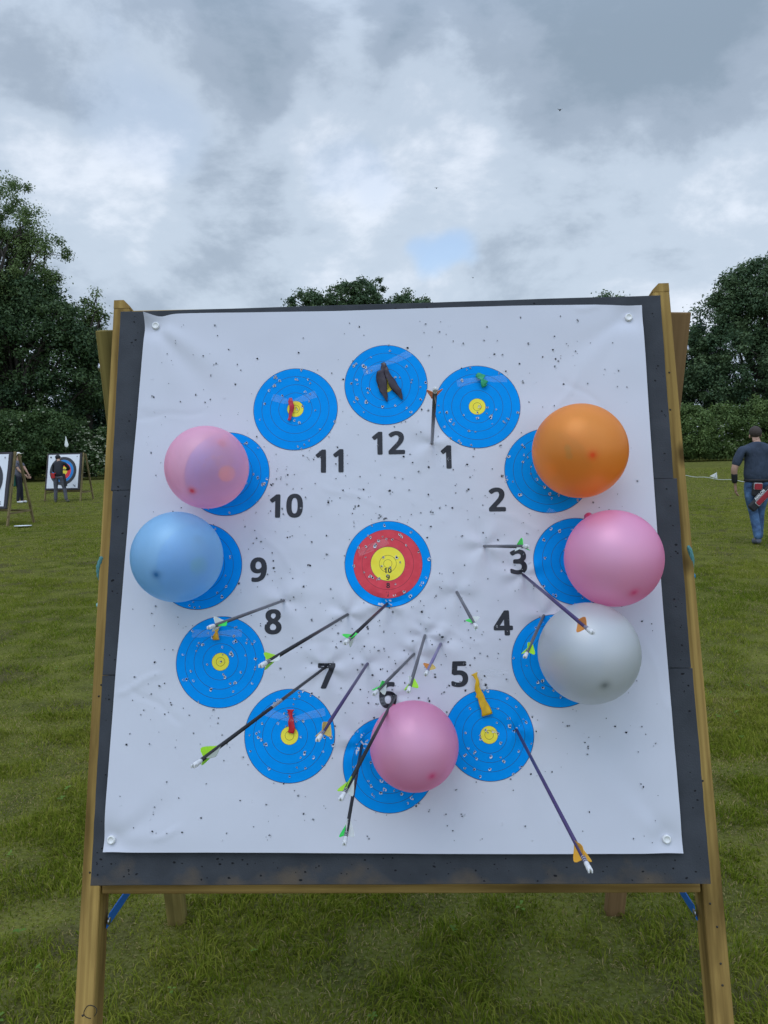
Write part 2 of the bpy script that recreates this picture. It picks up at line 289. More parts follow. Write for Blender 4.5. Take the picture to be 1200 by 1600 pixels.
def wood(name, c1, c2, green=None, dens=70):
    m = mat(name, c1, rough=0.8, spec=.15, var=c2, vscale=1.0, coord='gc', stretch=(1.2, dens, dens), bump=0.4, bscale=1.0, detail=3, vpos=(.3, .7), bdist=.001)
    t = m.node_tree; n = t.nodes; l = t.links; P = n['Principled BSDF']
    a = n.new('ShaderNodeAttribute'); a.attribute_name = 'gc'
    mp = n.new('ShaderNodeMapping'); mp.inputs['Scale'].default_value = (2.2, 14, 14); l.new(a.outputs['Vector'], mp.inputs[0])
    nz = n.new('ShaderNodeTexNoise'); nz.inputs['Scale'].default_value = 1.3; nz.inputs['Detail'].default_value = 5; l.new(mp.outputs[0], nz.inputs['Vector'])
    mr = n.new('ShaderNodeMapRange'); mr.inputs[1].default_value = .45; mr.inputs[2].default_value = .7; l.new(nz.outputs[0], mr.inputs[0])
    mm = n.new('ShaderNodeMixRGB'); mm.inputs[2].default_value = (*(green or (c2[0]*.6, c2[1]*.62, c2[2]*.6)), 1)
    src = P.inputs['Base Color'].links[0].from_socket
    l.new(src, mm.inputs[1]); l.new(mr.outputs[0], mm.inputs[0]); 
    # knots
    vo = n.new('ShaderNodeTexVoronoi'); vo.inputs['Scale'].default_value = 1.0
    mp2 = n.new('ShaderNodeMapping'); mp2.inputs['Scale'].default_value = (4.5, 9, 9); l.new(a.outputs['Vector'], mp2.inputs[0]); l.new(mp2.outputs[0], vo.inputs['Vector'])
    kr = n.new('ShaderNodeMapRange'); kr.inputs[1].default_value = .07; kr.inputs[2].default_value = .17; kr.inputs[3].default_value = .85; kr.inputs[4].default_value = 0; l.new(vo.outputs['Distance'], kr.inputs[0])
    mk = n.new('ShaderNodeMixRGB'); mk.inputs[2].default_value = (c2[0]*.25, c2[1]*.22, c2[2]*.2, 1); l.new(kr.outputs[0], mk.inputs[0]); l.new(mm.outputs[0], mk.inputs[1])
    l.new(mk.outputs[0], P.inputs['Base Color'])
    return m

WOOD = wood('treated_pine', (0.48, 0.315, 0.095), (0.21, 0.125, 0.036))
WOODG = wood('green_treated_pine', (0.30, 0.235, 0.075), (0.17, 0.13, 0.04), dens=110)
WOODR = wood('brown_treated_pine', (0.27, 0.165, 0.075), (0.19, 0.11, 0.048))
FARWOOD = wood('weathered_pine', (0.27, 0.21, 0.10), (0.19, 0.145, 0.07), dens=30)
# ------------------------------------------------------------------ ground
GR = bpy.data.materials.new('grass_field'); GR.use_nodes = True; t = GR.node_tree; n = t.nodes; l = t.links; P = n['Principled BSDF']
P.inputs['Roughness'].default_value = .95; P.inputs['Specular IOR Level'].default_value = 0
ge = n.new('ShaderNodeNewGeometry')
def gn(scale, detail, st=(1, 1, 1), rough=.55):
    mp = n.new('ShaderNodeMapping'); mp.inputs['Scale'].default_value = st; l.new(ge.outputs['Position'], mp.inputs[0])
    z = n.new('ShaderNodeTexNoise'); z.inputs['Scale'].default_value = scale; z.inputs['Detail'].default_value = detail; z.inputs['Roughness'].default_value = rough; l.new(mp.outputs[0], z.inputs['Vector']); return z.outputs[0]
def gmix(fac, a, b_):
    m_ = n.new('ShaderNodeMixRGB')
    if hasattr(fac, 'links'): l.new(fac, m_.inputs[0])
    else: m_.inputs[0].default_value = fac
    for i, v in ((1, a), (2, b_)):
        if hasattr(v, 'links'): l.new(v, m_.inputs[i])
        else: m_.inputs[i].default_value = (*v, 1)
    return m_.outputs[0]
def grng(src, a, b_, c=0, d=1):
    m_ = n.new('ShaderNodeMapRange'); m_.inputs[1].default_value = a; m_.inputs[2].default_value = b_; m_.inputs[3].default_value = c; m_.inputs[4].default_value = d; l.new(src, m_.inputs[0]); return m_.outputs[0]
c1 = gmix(grng(gn(.35, 4, (1, .5, 1)), .38, .62), (.140, .152, .026), (.178, .182, .038))
c2 = gmix(grng(gn(3.2, 5), .35, .68, 0, .75), c1, (.040, .050, .012))
c3 = gmix(grng(gn(80, 4), .42, .66, 0, .7), gmix(grng(gn(55, 3), .5, .7, 0, .7), c2, (.040, .034, .016)), (.17, .17, .06))
c4 = gmix(grng(gn(1.6, 5), .54, .68, 0, .55), c3, (.085, .066, .042))
l.new(c4, P.inputs['Base Color'])
bp = n.new('ShaderNodeBump'); bp.inputs['Strength'].default_value = .7; bp.inputs['Distance'].default_value = .05; l.new(gn(28, 5), bp.inputs['Height']); l.new(bp.outputs[0], P.inputs['Normal'])
b = MB(); xs = np.array([-400, -120, -60, -30, -15, -8, -4, -2, 0, 2, 4, 8, 15, 30, 60, 120, 400.]); ys = np.array([-200, -40, -10, -3, 0, 2, 4, 8, 14, 25, 40, 60, 80, 120, 600.])
b.add([[x, y, 0] for y in ys for x in xs], [[j*len(xs)+i, j*len(xs)+i+1, (j+1)*len(xs)+i+1, (j+1)*len(xs)+i] for j in range(len(ys)-1) for i in range(len(xs)-1)], 0, True)
tag(b.build('ground', GR), kind='structure')

# ---- grass blades
def blades(cnt, y0, y1, hmin, hmax, wd, segs, xpad):
    yy = np.sqrt(rng.random(cnt)*(y1**2-y0**2)+y0**2); half = yy*.52+xpad
    xx = (rng.random(cnt)*2-1)*half
    dn = fbm(xx*1.1+60, yy*1.1+20, 3); dn2 = fbm(xx*5+9, yy*5+31, 2)
    keep = rng.random(cnt) < np.clip((dn*.45+dn2*.75-.36)*3.6, .38, 1)
    xx, yy, dn, dn2 = xx[keep], yy[keep], dn[keep], dn2[keep]; k = len(xx)
    h = (hmin+(hmax-hmin)*rng.random(k)**1.6)*(.35+1.1*dn2)*(.7+.6*dn)
    cl = vnoise(xx*9+3, yy*9+8)*12.6; a = cl+rng.normal(0, .9, k)
    lean = np.clip(rng.normal(.75, .4, k), .05, 1.8)
    dx, dy = np.cos(a), np.sin(a); pa = rng.random(k)*6.28; sx, sy = np.cos(pa)*wd*rng.uniform(.6, 1.3, k), np.sin(pa)*wd*rng.uniform(.6, 1.3, k)
    tint = np.clip(.5+.5*(fbm(xx*.7+5, yy*.7+77, 3)-.5)*2+rng.normal(0, .28, k), 0, 1); dry = rng.random(k) < .09+.28*(dn2 < .42)
    tint = np.where(dry, 2.0, tint); h = np.where(dry, h*.65, h)
    base = np.stack([xx, yy, np.zeros(k)-.003], 1); S_ = np.stack([sx, sy, np.zeros(k)], 1)
    D1 = np.stack([dx*h*lean*.35, dy*h*lean*.35, h*.62], 1); D2 = np.stack([dx*h*lean, dy*h*lean, h*(1-.25*lean)], 1)
    if segs == 2:
        Q_ = np.stack([base-S_, base+S_, base+D1+S_*.8, base+D1-S_*.8], 1); T_ = np.stack([base+D1-S_*.8, base+D1+S_*.8, base+D2], 1)
        return Q_, T_, tint
    return None, np.stack([base-S_, base+S_, base+D2], 1), tint
GB = bpy.data.materials.new('grass_blades'); GB.use_nodes = True; t = GB.node_tree; n = t.nodes; l = t.links; P = n['Principled BSDF']
P.inputs['Roughness'].default_value = .8; P.inputs['Specular IOR Level'].default_value = .04
a_ = n.new('ShaderNodeAttribute'); a_.attribute_name = 'tint'; cr = n.new('ShaderNodeValToRGB'); el_ = cr.color_ramp.elements
mr = n.new('ShaderNodeMath'); mr.operation = 'MULTIPLY'; mr.inputs[1].default_value = .5; l.new(a_.outputs['Fac'], mr.inputs[0]); l.new(mr.outputs[0], cr.inputs[0])
el_[0].position = 0; el_[0].color = (.095, .150, .006, 1); el_[1].position = 1; el_[1].color = (.40, .32, .14, 1)
for p_, c_ in ((.22, (.175, .212, .022)), (.48, (.275, .280, .045)), (.72, (.44, .38, .10))): e = cr.color_ramp.elements.new(p_); e.color = (*c_, 1)
l.new(cr.outputs[0], P.inputs['Base Color']); tr = n.new('ShaderNodeBsdfTranslucent'); l.new(cr.outputs[0], tr.inputs[0]); ms = n.new('ShaderNodeMixShader'); ms.inputs[0].default_value = .3
l.new(P.outputs[0], ms.inputs[1]); l.new(tr.outputs[0], ms.inputs[2]); l.new(ms.outputs[0], n['Material Output'].inputs[0])
Qs = []; Ts = []; tq = []; tt_ = []
for (c, y0, y1, h0, h1, wd, sg, xp) in [(400000, 1.2, 4.4, .012, .047, .0018, 2, 1.0), (260000, 4.4, 9.5, .016, .050, .0030, 1, .5), (210000, 9.5, 20, .018, .05, .006, 1, 1), (110000, 20, 45, .02, .06, .014, 1, 2)]:
    q_, t__, ti = blades(c, y0, y1, h0, h1, wd, sg, xp)
    if q_ is not None: Qs.append(q_); tq.append(ti)
    Ts.append(t__); tt_.append(ti)
Ts = np.concatenate(Ts); tt_ = np.concatenate(tt_); Qs = np.concatenate(Qs); tq = np.concatenate(tq)
# quads as two triangles, one object for all the grass
TT = np.concatenate([Ts, Qs[:, [0, 1, 2]], Qs[:, [0, 2, 3]]]); ti = np.concatenate([tt_, tq, tq])
tag(fast_mesh('grass', TT, 3, GB, ti), 'short trodden grass with dry tufts and bare patches', 'grass', kind='stuff')

WD = mat('weed_leaf', (.11, .19, .035), rough=.7, spec=.1, tint=(.17, .27, .05), trans=.25)
wl = []; wt = []
for k in range(60):
    y = math.sqrt(random.random()*(5.5**2-1.5**2)+1.5**2); x = random.uniform(-1, 1)*(y*.52+.2); n_ = random.randint(3, 7); a0 = random.random()*6.28; s_ = random.uniform(.008, .020); ti_ = random.random()
    for j in range(n_):
        a = a0+6.28*j/n_+random.uniform(-.3, .3); d = np.array([math.cos(a), math.sin(a), 0]); e = np.array([-math.sin(a), math.cos(a), 0]); c = np.array([x, y, .012+random.random()*.018]); u_ = np.array([0, 0, 1.])
        p = [c, c+d*s_*.35+e*s_*.28+u_*s_*.25, c+d*s_*.8+e*s_*.30+u_*s_*.32, c+d*s_*1.15+u_*s_*.2, c+d*s_*.8-e*s_*.30+u_*s_*.32, c+d*s_*.35-e*s_*.28+u_*s_*.25]
        wl.append(p); wt.append(ti_)
tag(fast_mesh('ground_weeds', np.array(wl), 6, WD, np.array(wt)), 'small broad weed leaves scattered in the short grass', 'weeds', kind='stuff')

# ------------------------------------------------------------------ trees and hedges
def leafmat(name, c1, c2, tr=.25): return mat(name, c1, rough=.6, spec=.3, tint=c2, trans=tr)
BARK = mat('bark', (.055, .045, .035), rough=.95, var=(.03, .026, .02), vscale=6, bump=.5, bscale=20)
def clump_leaves(C, R_, per, size, squash=.75, drop=0.0):
    """C (k,3) clump centres, R_ (k,), leaves as pointed quads on irregular shells"""
    k = len(C); m = k*per
    d = rng.normal(size=(m, 3)); d /= np.linalg.norm(d, axis=1)[:, None]; d[:, 2] *= squash
    cc = np.repeat(C, per, 0); rr = np.repeat(R_, per)*(rng.random(m)**.45)*(.75+.45*rng.random(m))
    lob = 1+.35*np.sin(3.1*np.arctan2(d[:, 1], d[:, 0])+np.repeat(rng.random(k)*6, per))*np.cos(2.3*d[:, 2])
    p = cc+d*(rr*lob)[:, None]
    nrm = d*.8+rng.normal(0, .6, (m, 3)); nrm[:, 2] += .5; nrm /= np.linalg.norm(nrm, axis=1)[:, None]
    a = np.cross(nrm, rng.normal(size=(m, 3))); a /= np.linalg.norm(a, axis=1)[:, None]; b_ = np.cross(nrm, a)
    s = size*rng.uniform(.55, 1.25, m)[:, None]
    a = a*s; b_ = b_*s*.62
    V = np.stack([p-a*.5, p+b_*.5-a*.05, p+a*.6, p-b_*.5-a*.05], 1)
    ti = np.clip(np.repeat(rng.random(k)*.7, per)+rng.normal(.12, .16, m)+.12*d[:, 2], 0, 1)
    return V, ti
def pxell(e, d):
    cx, cy, rx, ry = e[:4]; dz = e[4] if len(e) > 4 else 0
    c = at(cx, cy, d+dz); return c, np.array([rx/FPX*(d+dz), min(rx, 90)/FPX*(d+dz)*.8, ry/FPX*(d+dz)])
def make_tree(name, label, cat, d, ells, dens, crad, per, size, M_, trunk=None, limbs=10, group='trees at the edge of the field', tr=.3, flowers=None, shell=(.55, 1.0)):
    Cs = []; Rs = []
    for e in ells:
        c, r = pxell(e, d); area = 4*math.pi*((r[0]*r[1])**1.6/3+(r[0]*r[2])**1.6/3+(r[1]*r[2])**1.6/3)**(1/1.6)
        k = max(6, int(area*dens/(crad**2)*.55)); q = rng.normal(size=(k, 3)); q /= np.linalg.norm(q, axis=1)[:, None]
        q *= (shell[0]+(shell[1]-shell[0])*rng.random(k)**.6)[:, None]
        pos = c+q*(r-crad*.3); pos = pos[pos[:, 2] > .4]; Cs.append(pos); Rs.append(crad*rng.uniform(.55, 1.3, len(pos)))
    C = np.concatenate(Cs); R_ = np.concatenate(Rs)
    if trunk is None: cc = pxell(ells[0], d)[0]; base = np.array([cc[0], cc[1], 0.0])
    else: base = at(trunk, 745, d); base[2] = 0
    T = thing(name, label, cat, base, group)
    V, ti = clump_leaves(C, R_, per, size); V = V[V[..., 2].min(1) > 0.02] if True else V; ti = ti[:len(V)]
    fast_mesh('crown' if limbs else 'foliage', V, 4, M_, ti, parent=T)
    if limbs:
        top = C[:, 2].max(); b = MB(); mid = C.mean(0); k = 10; TR = []
        for i in range(k+1):
            t = i/k; TR.append(base+np.array([(mid[0]-base[0])*t**1.5+.25*math.sin(t*4), (mid[1]-base[1])*t, top*.82*t]))
        r0 = top*.022; b.tube(TR, [r0*(1.25-.2*0)*(1-.85*i/k)*(1.5 if i == 0 else 1) for i in range(k+1)], 10); b.build('trunk', BARK, T)
        b = MB(); pick = C[rng.permutation(len(C))[:limbs]]
        for q in pick:
            i0 = int(np.clip(q[2]/top*k*.62, 2, k-2)); s0 = TR[i0]; L = np.linalg.norm(q-s0); n_ = 7; P_ = []
            j1 = rng.normal(0, .06*L, 3); j2 = rng.normal(0, .05*L, 3)
            for m_ in range(n_+1):
                t = m_/n_; pt = s0+(q-s0)*t; pt = pt+np.array([0, 0, L*.12*math.sin(math.pi*t)])+j1*math.sin(math.pi*t)+j2*math.sin(2*math.pi*t); P_.append(pt)
            rb = min(r0*.42, L*.022); b.tube(P_, [rb*(1-.85*m_/n_)+.012 for m_ in range(n_+1)], 6)
            for z in range(3):
                m_ = rng.integers(2, n_); e_ = C[np.argmin(np.linalg.norm(C-P_[m_]-rng.normal(0, crad*1.6, 3), axis=1))]
                b.tube([P_[m_], (P_[m_]+e_)/2+rng.normal(0, .1, 3), e_], [rb*.35+.01, rb*.2+.01, .01], 5)
        b.build('branches', BARK, T)
    if flowers:
        FC = C[(rng.random(len(C)) < flowers[1])]; FC = FC[FC[:, 1] < np.median(C[:, 1])+.2]
        if len(flowers) > 2:
            px_ = (FC[:, 0]/FC[:, 1])*FPX+600; FC = FC[(px_ > flowers[2]) & (px_ < flowers[3])]
        k = len(FC)*5; q = np.repeat(FC, 5, 0)+rng.normal(0, crad*.45, (k, 3)); q[:, 1] -= crad*.75; q[:, 2] += crad*.2
        V, ti2 = clump_leaves(q, np.full(k, .10), 9, .09, .35); fast_mesh('blossom', V, 4, BLOS, ti2, parent=T)
    return T
BLOS = mat('blossom', (.50, .52, .38), rough=.7, trans=.2)
LA = leafmat('leaf_ash', (.080, .135, .040), (.180, .245, .080)); LB = leafmat('leaf_dark', (.030, .066, .028), (.080, .130, .042)); LC = leafmat('leaf_oak', (.048, .096, .046), (.112, .168, .068))
LH = leafmat('leaf_hedge', (.070, .125, .034), (.158, .225, .064)); LM = leafmat('leaf_elder', (.035, .075, .024), (.090, .145, .042)); LD = leafmat('leaf_deep', (.020, .052, .036), (.050, .092, .046))
# left side
make_tree('ash_tree', 'tall airy tree at the left edge with branches showing against the sky', 'tree', 56, [(8, 335, 62, 66), (62, 400, 52, 60), (-60, 380, 90, 110), (85, 465, 36, 45), (20, 450, 70, 55)], .60, .85, 230, .15, LA, trunk=10, limbs=60, shell=(.30, 1.0))
make_tree('ash_tree', 'small airy treetop left of the boss, beside the tall tree', 'tree', 60, [(146, 492, 26, 42), (120, 520, 40, 40)], .50, .6, 110, .2, LA, trunk=140, limbs=24, shell=(.3, 1.0))
make_tree('broad_tree', 'massive dark green tree filling the left side below the airy tree', 'tree', 55, [(60, 540, 100, 80), (110, 590, 66, 95), (-40, 580, 120, 120), (30, 470, 70, 40)], .95, .95, 170, .22, LB, trunk=40, limbs=16)
make_tree('broad_tree', 'dark tree right behind the far stand, cut off by the left post of the boss', 'tree', 62, [(165, 600, 45, 85), (205, 590, 60, 70), (150, 660, 60, 70), (90, 680, 80, 60), (10, 680, 80, 60)], 1.0, .95, 160, .22, LD, trunk=175, limbs=10)
make_tree('field_shrub', 'wide green bush behind the two far stands on the left', 'shrub', 51, [(20, 690, 100, 52), (70, 680, 45, 52), (-70, 680, 80, 60), (-40, 722, 60, 28), (20, 724, 60, 28), (80, 722, 50, 28)], 1.2, .7, 170, .17, LM, limbs=0, group='bushes and hedges round the field', flowers=(1, .05, -20, 110))
make_tree('elder_shrub', 'elder bush with cream blossom beside the farthest stand', 'shrub', 52.5, [(135, 708, 30, 38), (172, 700, 26, 34), (125, 726, 32, 22), (170, 722, 40, 26)], 1.3, .5, 150, .15, LM, limbs=0, group='bushes and hedges round the field', flowers=(1, .45))
# behind the boss: tree tops showing over it, hedge behind
make_tree('oak_tree', 'oak whose round top shows above the middle of the boss', 'tree', 66, [(535, 474, 34, 34), (490, 487, 46, 34), (574, 468, 34, 38), (638, 488, 40, 32), (560, 560, 110, 80), (600, 495, 40, 30)], .85, .55, 120, .21, LC, trunk=560, limbs=40, shell=(.35, 1.0))
make_tree('oak_tree', 'tree whose top just shows over the right part of the boss', 'tree', 68, [(955, 500, 42, 42), (900, 560, 90, 80), (990, 550, 60, 80)], .8, .8, 110, .22, LC, trunk=945, limbs=16)
make_tree('broad_tree', 'dark tree standing hidden behind the left half of the boss', 'tree', 64, [(340, 590, 100, 80), (250, 620, 80, 70)], .8, 1.0, 110, .26, LB, trunk=310, limbs=8)
make_tree('broad_tree', 'dark tree standing hidden behind the right half of the boss', 'tree', 67, [(740, 590, 110, 75)], .8, 1.0, 110, .26, LB, trunk=740, limbs=8)
make_tree('hedge', 'hedge with trees running on out of the picture to the left', 'hedge', 60, [(-1900+i*150, 640-(i % 3)*45, 120, 110+(i % 3)*40, (i % 2)*3) for i in range(12)], 1.1, 1.5, 110, .42, LB, limbs=0, group='bushes and hedges round the field')
make_tree('hedge', 'hedge with trees running on out of the picture to the right', 'hedge', 66, [(1460+i*150, 620-(i % 3)*45, 120, 110+(i % 3)*40, (i % 2)*3) for i in range(12)], 1.1, 1.5, 110, .42, LC, limbs=0, group='bushes and hedges round the field')
# right side
make_tree('broad_tree', 'big dark tree at the right edge rising above the hedge', 'tree', 68, [(1180, 480, 62, 76), (1225, 470, 80, 88), (1115, 530, 40, 72), (1160, 580, 90, 80), (1260, 580, 110, 110), (1100, 610, 50, 55), (1150, 460, 36, 30)], .95, .95, 170, .23, LC, trunk=1190, limbs=26)
make_tree('broad_tree', 'dark tree between the right post of the boss and the big tree', 'tree', 72, [(1060, 600, 60, 80), (1090, 560, 35, 60)], .95, 1.0, 130, .25, LD, trunk=1065, limbs=8)
make_tree('hedge', 'long green hedge with cream blossom on the right behind the walking archer', 'hedge', 61, [(1080+i*52, 676-(i % 3)*3-(i > 1)*5, 44, 46, (i % 2)*.8) for i in range(7)]+[(1050+i*40, 700, 40, 26, 1) for i in range(9)], 1.35, .62, 170, .17, LH, limbs=0, group='bushes and hedges round the field', flowers=(1, .10, 1120, 1290))
make_tree('hedge', 'long dark hedge running behind the boss', 'hedge', 64, [(215+i*62, 700-(i % 3)*3, 50, 42, (i % 2)*.8) for i in range(14)]+[(200+i*60, 718, 46, 26, 1) for i in range(15)], 1.0, .9, 100, .24, LH, limbs=0, group='bushes and hedges round the field')

# ------------------------------------------------------------------ the near boss: its plane
BO = np.array([0.00619727, 1.5165817, 0.60650396])
BU = unit([0.999325132, -0.0367221933, -0.000871828569]); BV = unit([0.01040086, 0.26011701, 0.96552108]); BN = np.cross(BU, BV)
def W3(u, v, n=0.0): return BO+BU*u+BV*v+BN*n
def uv(x, y, n=0.0):                            # photo pixel -> board coordinates on the plane at height n
    d = ray(x, y); t = ((BO+BN*n-CAM)@BN)/(d@BN); q = CAM+d*t-BO; return np.array([q@BU, q@BV])
BM = Matrix.Identity(4)
for i in range(3): BM[i][0], BM[i][1], BM[i][2], BM[i][3] = BU[i], BV[i], BN[i], BO[i]
def bmat(u, v, n=0.0):
    m = BM.copy(); p = W3(u, v, n)
    for i in range(3): m[i][3] = p[i]
    return m

SCREW = mat('screw', (.05, .045, .04), rough=.6, metal=.5)
BLUESTRAP = mat('blue_webbing', (.01, .16, .62), rough=.6, bump=.3, bscale=400, bdist=.001)
STEEL = mat('steel', (.45, .45, .47), rough=.35, metal=1)
# ---- wooden stand (generic: used for ours and the two far ones)
def make_stand(label, origin, U_, V_, N_, Zg, W0, mats, rear_gap, detail, straps, group='wooden A-frame target stands'):
    """origin: bottom centre of the boss front plane; posts stand behind the boss"""
    U_ = unit(U_); V_ = unit(V_); N_ = unit(N_); o = np.asarray(origin, float)
    Q = lambda u, v, n=0: o+U_*u+V_*v+N_*n
    base = Q(0, 0); base = np.array([base[0], base[1], Zg])
    T = thing('target_stand', label, 'target stand', base, group)
    Uh = unit([U_[0], U_[1], 0]); Bk = np.array([-Uh[1], Uh[0], 0]); Bk = Bk if Bk@N_ < 0 else -Bk
    for k, sx in enumerate((-1, 1)):
        uc = sx*(W0+0.0205); top = 1.322
        vb = -(o[2]-Zg)/V_[2]-0.03
        b = MB(); b.beam(Q(uc+(.003*sx if detail else 0), vb, -.088), Q(uc, top, -.088), .041, .055, U_*sx)
        if detail:
            pr = [(-.0205, 0), (.0205, 0), (.0205, .022), (-.004, .022), (-.0195, .006)]; V = [Q(uc+x*sx, top-.0005+y, n_) for n_ in (-.0607, -.1153) for x, y in pr]
            F = [[0, 1, 2, 3, 4], [9, 8, 7, 6, 5]]+[[j, 5+j, 5+(j+1) % 5, (j+1) % 5] for j in range(5)]
            b.add(V, F, 0, False, [(top+y+1, x+.3, n_) for n_ in (-.0607, -.1153) for x, y in pr])
            for k_ in range(9): b.ell(Q(uc+random.uniform(-.008, .008), random.uniform(-.5, 1.3), -.0604), (.0026, .0016, .0026), 8, 4, mi=1)
        b.build('front_post', [mats[0], SCREW], T)
        p1 = Q(sx*(W0+.045), 1.3, -.165); g0 = Q(sx*(W0+.052), 0, 0)
        foot = np.array([g0[0], g0[1], Zg-0.02])+Bk*rear_gap
        if detail: p1 = at(170, 516, 2.0) if sx < 0 else at(1059, 488, 2.0); foot = (ground_at(278.5, 1440) if sx < 0 else ground_at(958.5, 1425))+[0, 0, -.02]
        b = MB(); b.beam(foot, p1, .056, .038, Uh, cut=0); b.build('rear_leg', (mats[1] if sx < 0 else mats[2]) if detail else mats[0], T)
        if detail:
            tb = p1+(foot-p1)*.05; ta = Q(uc, 1.19, -.10); ta = np.array([ta[0], tb[1]-.02, tb[2]]); b = MB(); b.tube([ta, tb+[sx*.034, 0, 0]], .006, 10); b.tube([tb+[sx*.029, 0, 0], tb+[sx*.036, 0, 0]], .012, 6); b.build('hinge_bolt', STEEL, T)
    b = MB(); b.beam(Q(-W0+.002, -.010, -.086), Q(W0-.002, -.010, -.086), .048, .050, V_); b.build('bottom_rail', mats[0], T)
    b = MB(); b.beam(Q(-W0+.003, 1.281 if detail else 1.27, -.078), Q(W0-.003 if not detail else .27, 1.272 if detail else 1.264, -.078), .07, .03, V_); b.build('top_rail', mats[0], T)
    fL = [np.array([*(Q(s*(W0+.052), 0)[:2]), Zg])+Bk*rear_gap for s in (-1, 1)]
    if not detail:
        h = 0.30; r = []
        for s in (-1, 1):
            a_ = Q(s*(W0+.05), -(o[2]-Zg-h)/V_[2], -.09); foot = fL[(s+1)//2]; topp = Q(s*(W0+.045), 1.3, -.165)
            c_ = foot+(topp-foot)*(h/topp[2]); r.append(c_)
            b = MB(); b.beam(a_, c_, .04, .02, (0, 0, 1)); b.build('side_brace', mats[0], T)
        b = MB(); b.beam(r[0], r[1], .045, .03, (0, 0, 1)); b.build('rear_rail', mats[0], T)
    for s in straps:
        a_ = Q(s*(W0-.004), -0.10 if s < 0 else -.085, -.10); foot = fL[(s+1)//2]; topp = Q(s*(W0+.045), 1.268, -.165)
        c_ = foot+(topp-foot)*(a_[2]/topp[2])-Uh*s*.03
        b = MB(); d = unit(c_-a_); sd_ = np.array([0, 0, 1.0]); k = 8
        V = []; F = []
        for i in range(k+1):
            q = a_+(c_-a_)*i/k+np.array([0, 0, -.02*math.sin(math.pi*i/k)])
            for (x, y) in ((-.0012, -.017), (.0012, -.017), (.0012, .017), (-.0012, .017)): V.append(q+Uh*(x-s*.004*y/.017)+sd_*y)
        for i in range(k):
            for j in range(4): F.append([i*4+j, i*4+(j+1) % 4, (i+1)*4+(j+1) % 4, (i+1)*4+j])
        F += [[0, 1, 2, 3], [k*4+3, k*4+2, k*4+1, k*4]]
        b.add(V, F, 0, False); st = b.build('blue_strap', BLUESTRAP, T)
        b = MB(); b.tube([a_-Uh*s*.001, a_-Uh*s*.004], .008, 14); b.build('washer', STEEL, T)
    return T
stand = make_stand('large pine stand in front holding the boss with the balloons', BO, BU, BV, BN, 0.0, 0.641, (WOOD, WOODG, WOODR), 0.848, True, (-1, 1))
# pencilled letter C at the foot of the left post
b = MB(); ang = np.linspace(RAD(-40), RAD(275), 26)
cu, cv_ = uv(141, 1581, -.06); 
pts = [W3(cu+.0135*math.cos(a)+.001*math.sin(3*a), cv_+.0125*math.sin(a), -.0602) for a in ang]
b.tube(pts, .0009, 5); INK = mat('marker_ink', (.02, .018, .015), rough=.8); b.build('pen_mark', INK, stand)

# ---- foam boss of three layers
FOAM = mat('grey_foam', (0.031, 0.035, 0.042), rough=.88, var=(0.044, 0.049, 0.058), vscale=14, bump=.5, bscale=260, bdist=.0012, detail=6)
_t = FOAM.node_tree; _n = _t.nodes; _l = _t.links
_tc = _n.new('ShaderNodeTexCoord'); _s = _n.new('ShaderNodeSeparateXYZ'); _l.new(_tc.outputs['Object'], _s.inputs[0])
_nz = _n.new('ShaderNodeTexNoise'); _nz.inputs['Scale'].default_value = 11; _nz.inputs['Detail'].default_value = 5; _l.new(_tc.outputs['Object'], _nz.inputs['Vector'])
_a = _n.new('ShaderNodeMath'); _a.operation = 'MULTIPLY_ADD'; _l.new(_s.outputs[1], _a.inputs[0]); _a.inputs[1].default_value = -4.5; _l.new(_nz.outputs[0], _a.inputs[2])
_mr = _n.new('ShaderNodeMapRange'); _mr.inputs[1].default_value = .40; _mr.inputs[2].default_value = .60; _mr.inputs[4].default_value = .75; _l.new(_a.outputs[0], _mr.inputs[0])
_mx = _n.new('ShaderNodeMixRGB'); _mx.inputs[2].default_value = (.115, .085, .055, 1); _l.new(_mr.outputs[0], _mx.inputs[0])
_P = _n['Principled BSDF']; _l.new(_P.inputs['Base Color'].links[0].from_socket, _mx.inputs[1]); _l.new(_mx.outputs[0], _P.inputs['Base Color'])
PIT = mat('pit_black', (.006, .006, .008), rough=1)
boss = thing('foam_boss', 'big dark slate foam boss carrying the balloon sheet, front of the picture', 'archery boss', mat=BM)
LAYERS = []
rows = [(0.0, 0.4298, -.640, .640, -.6375, .6395), (0.4302, 0.8448, -.6375, .6365, -.6365, .6405), (0.8452, 1.2834, -.640, .6335, -.640, .6385)]
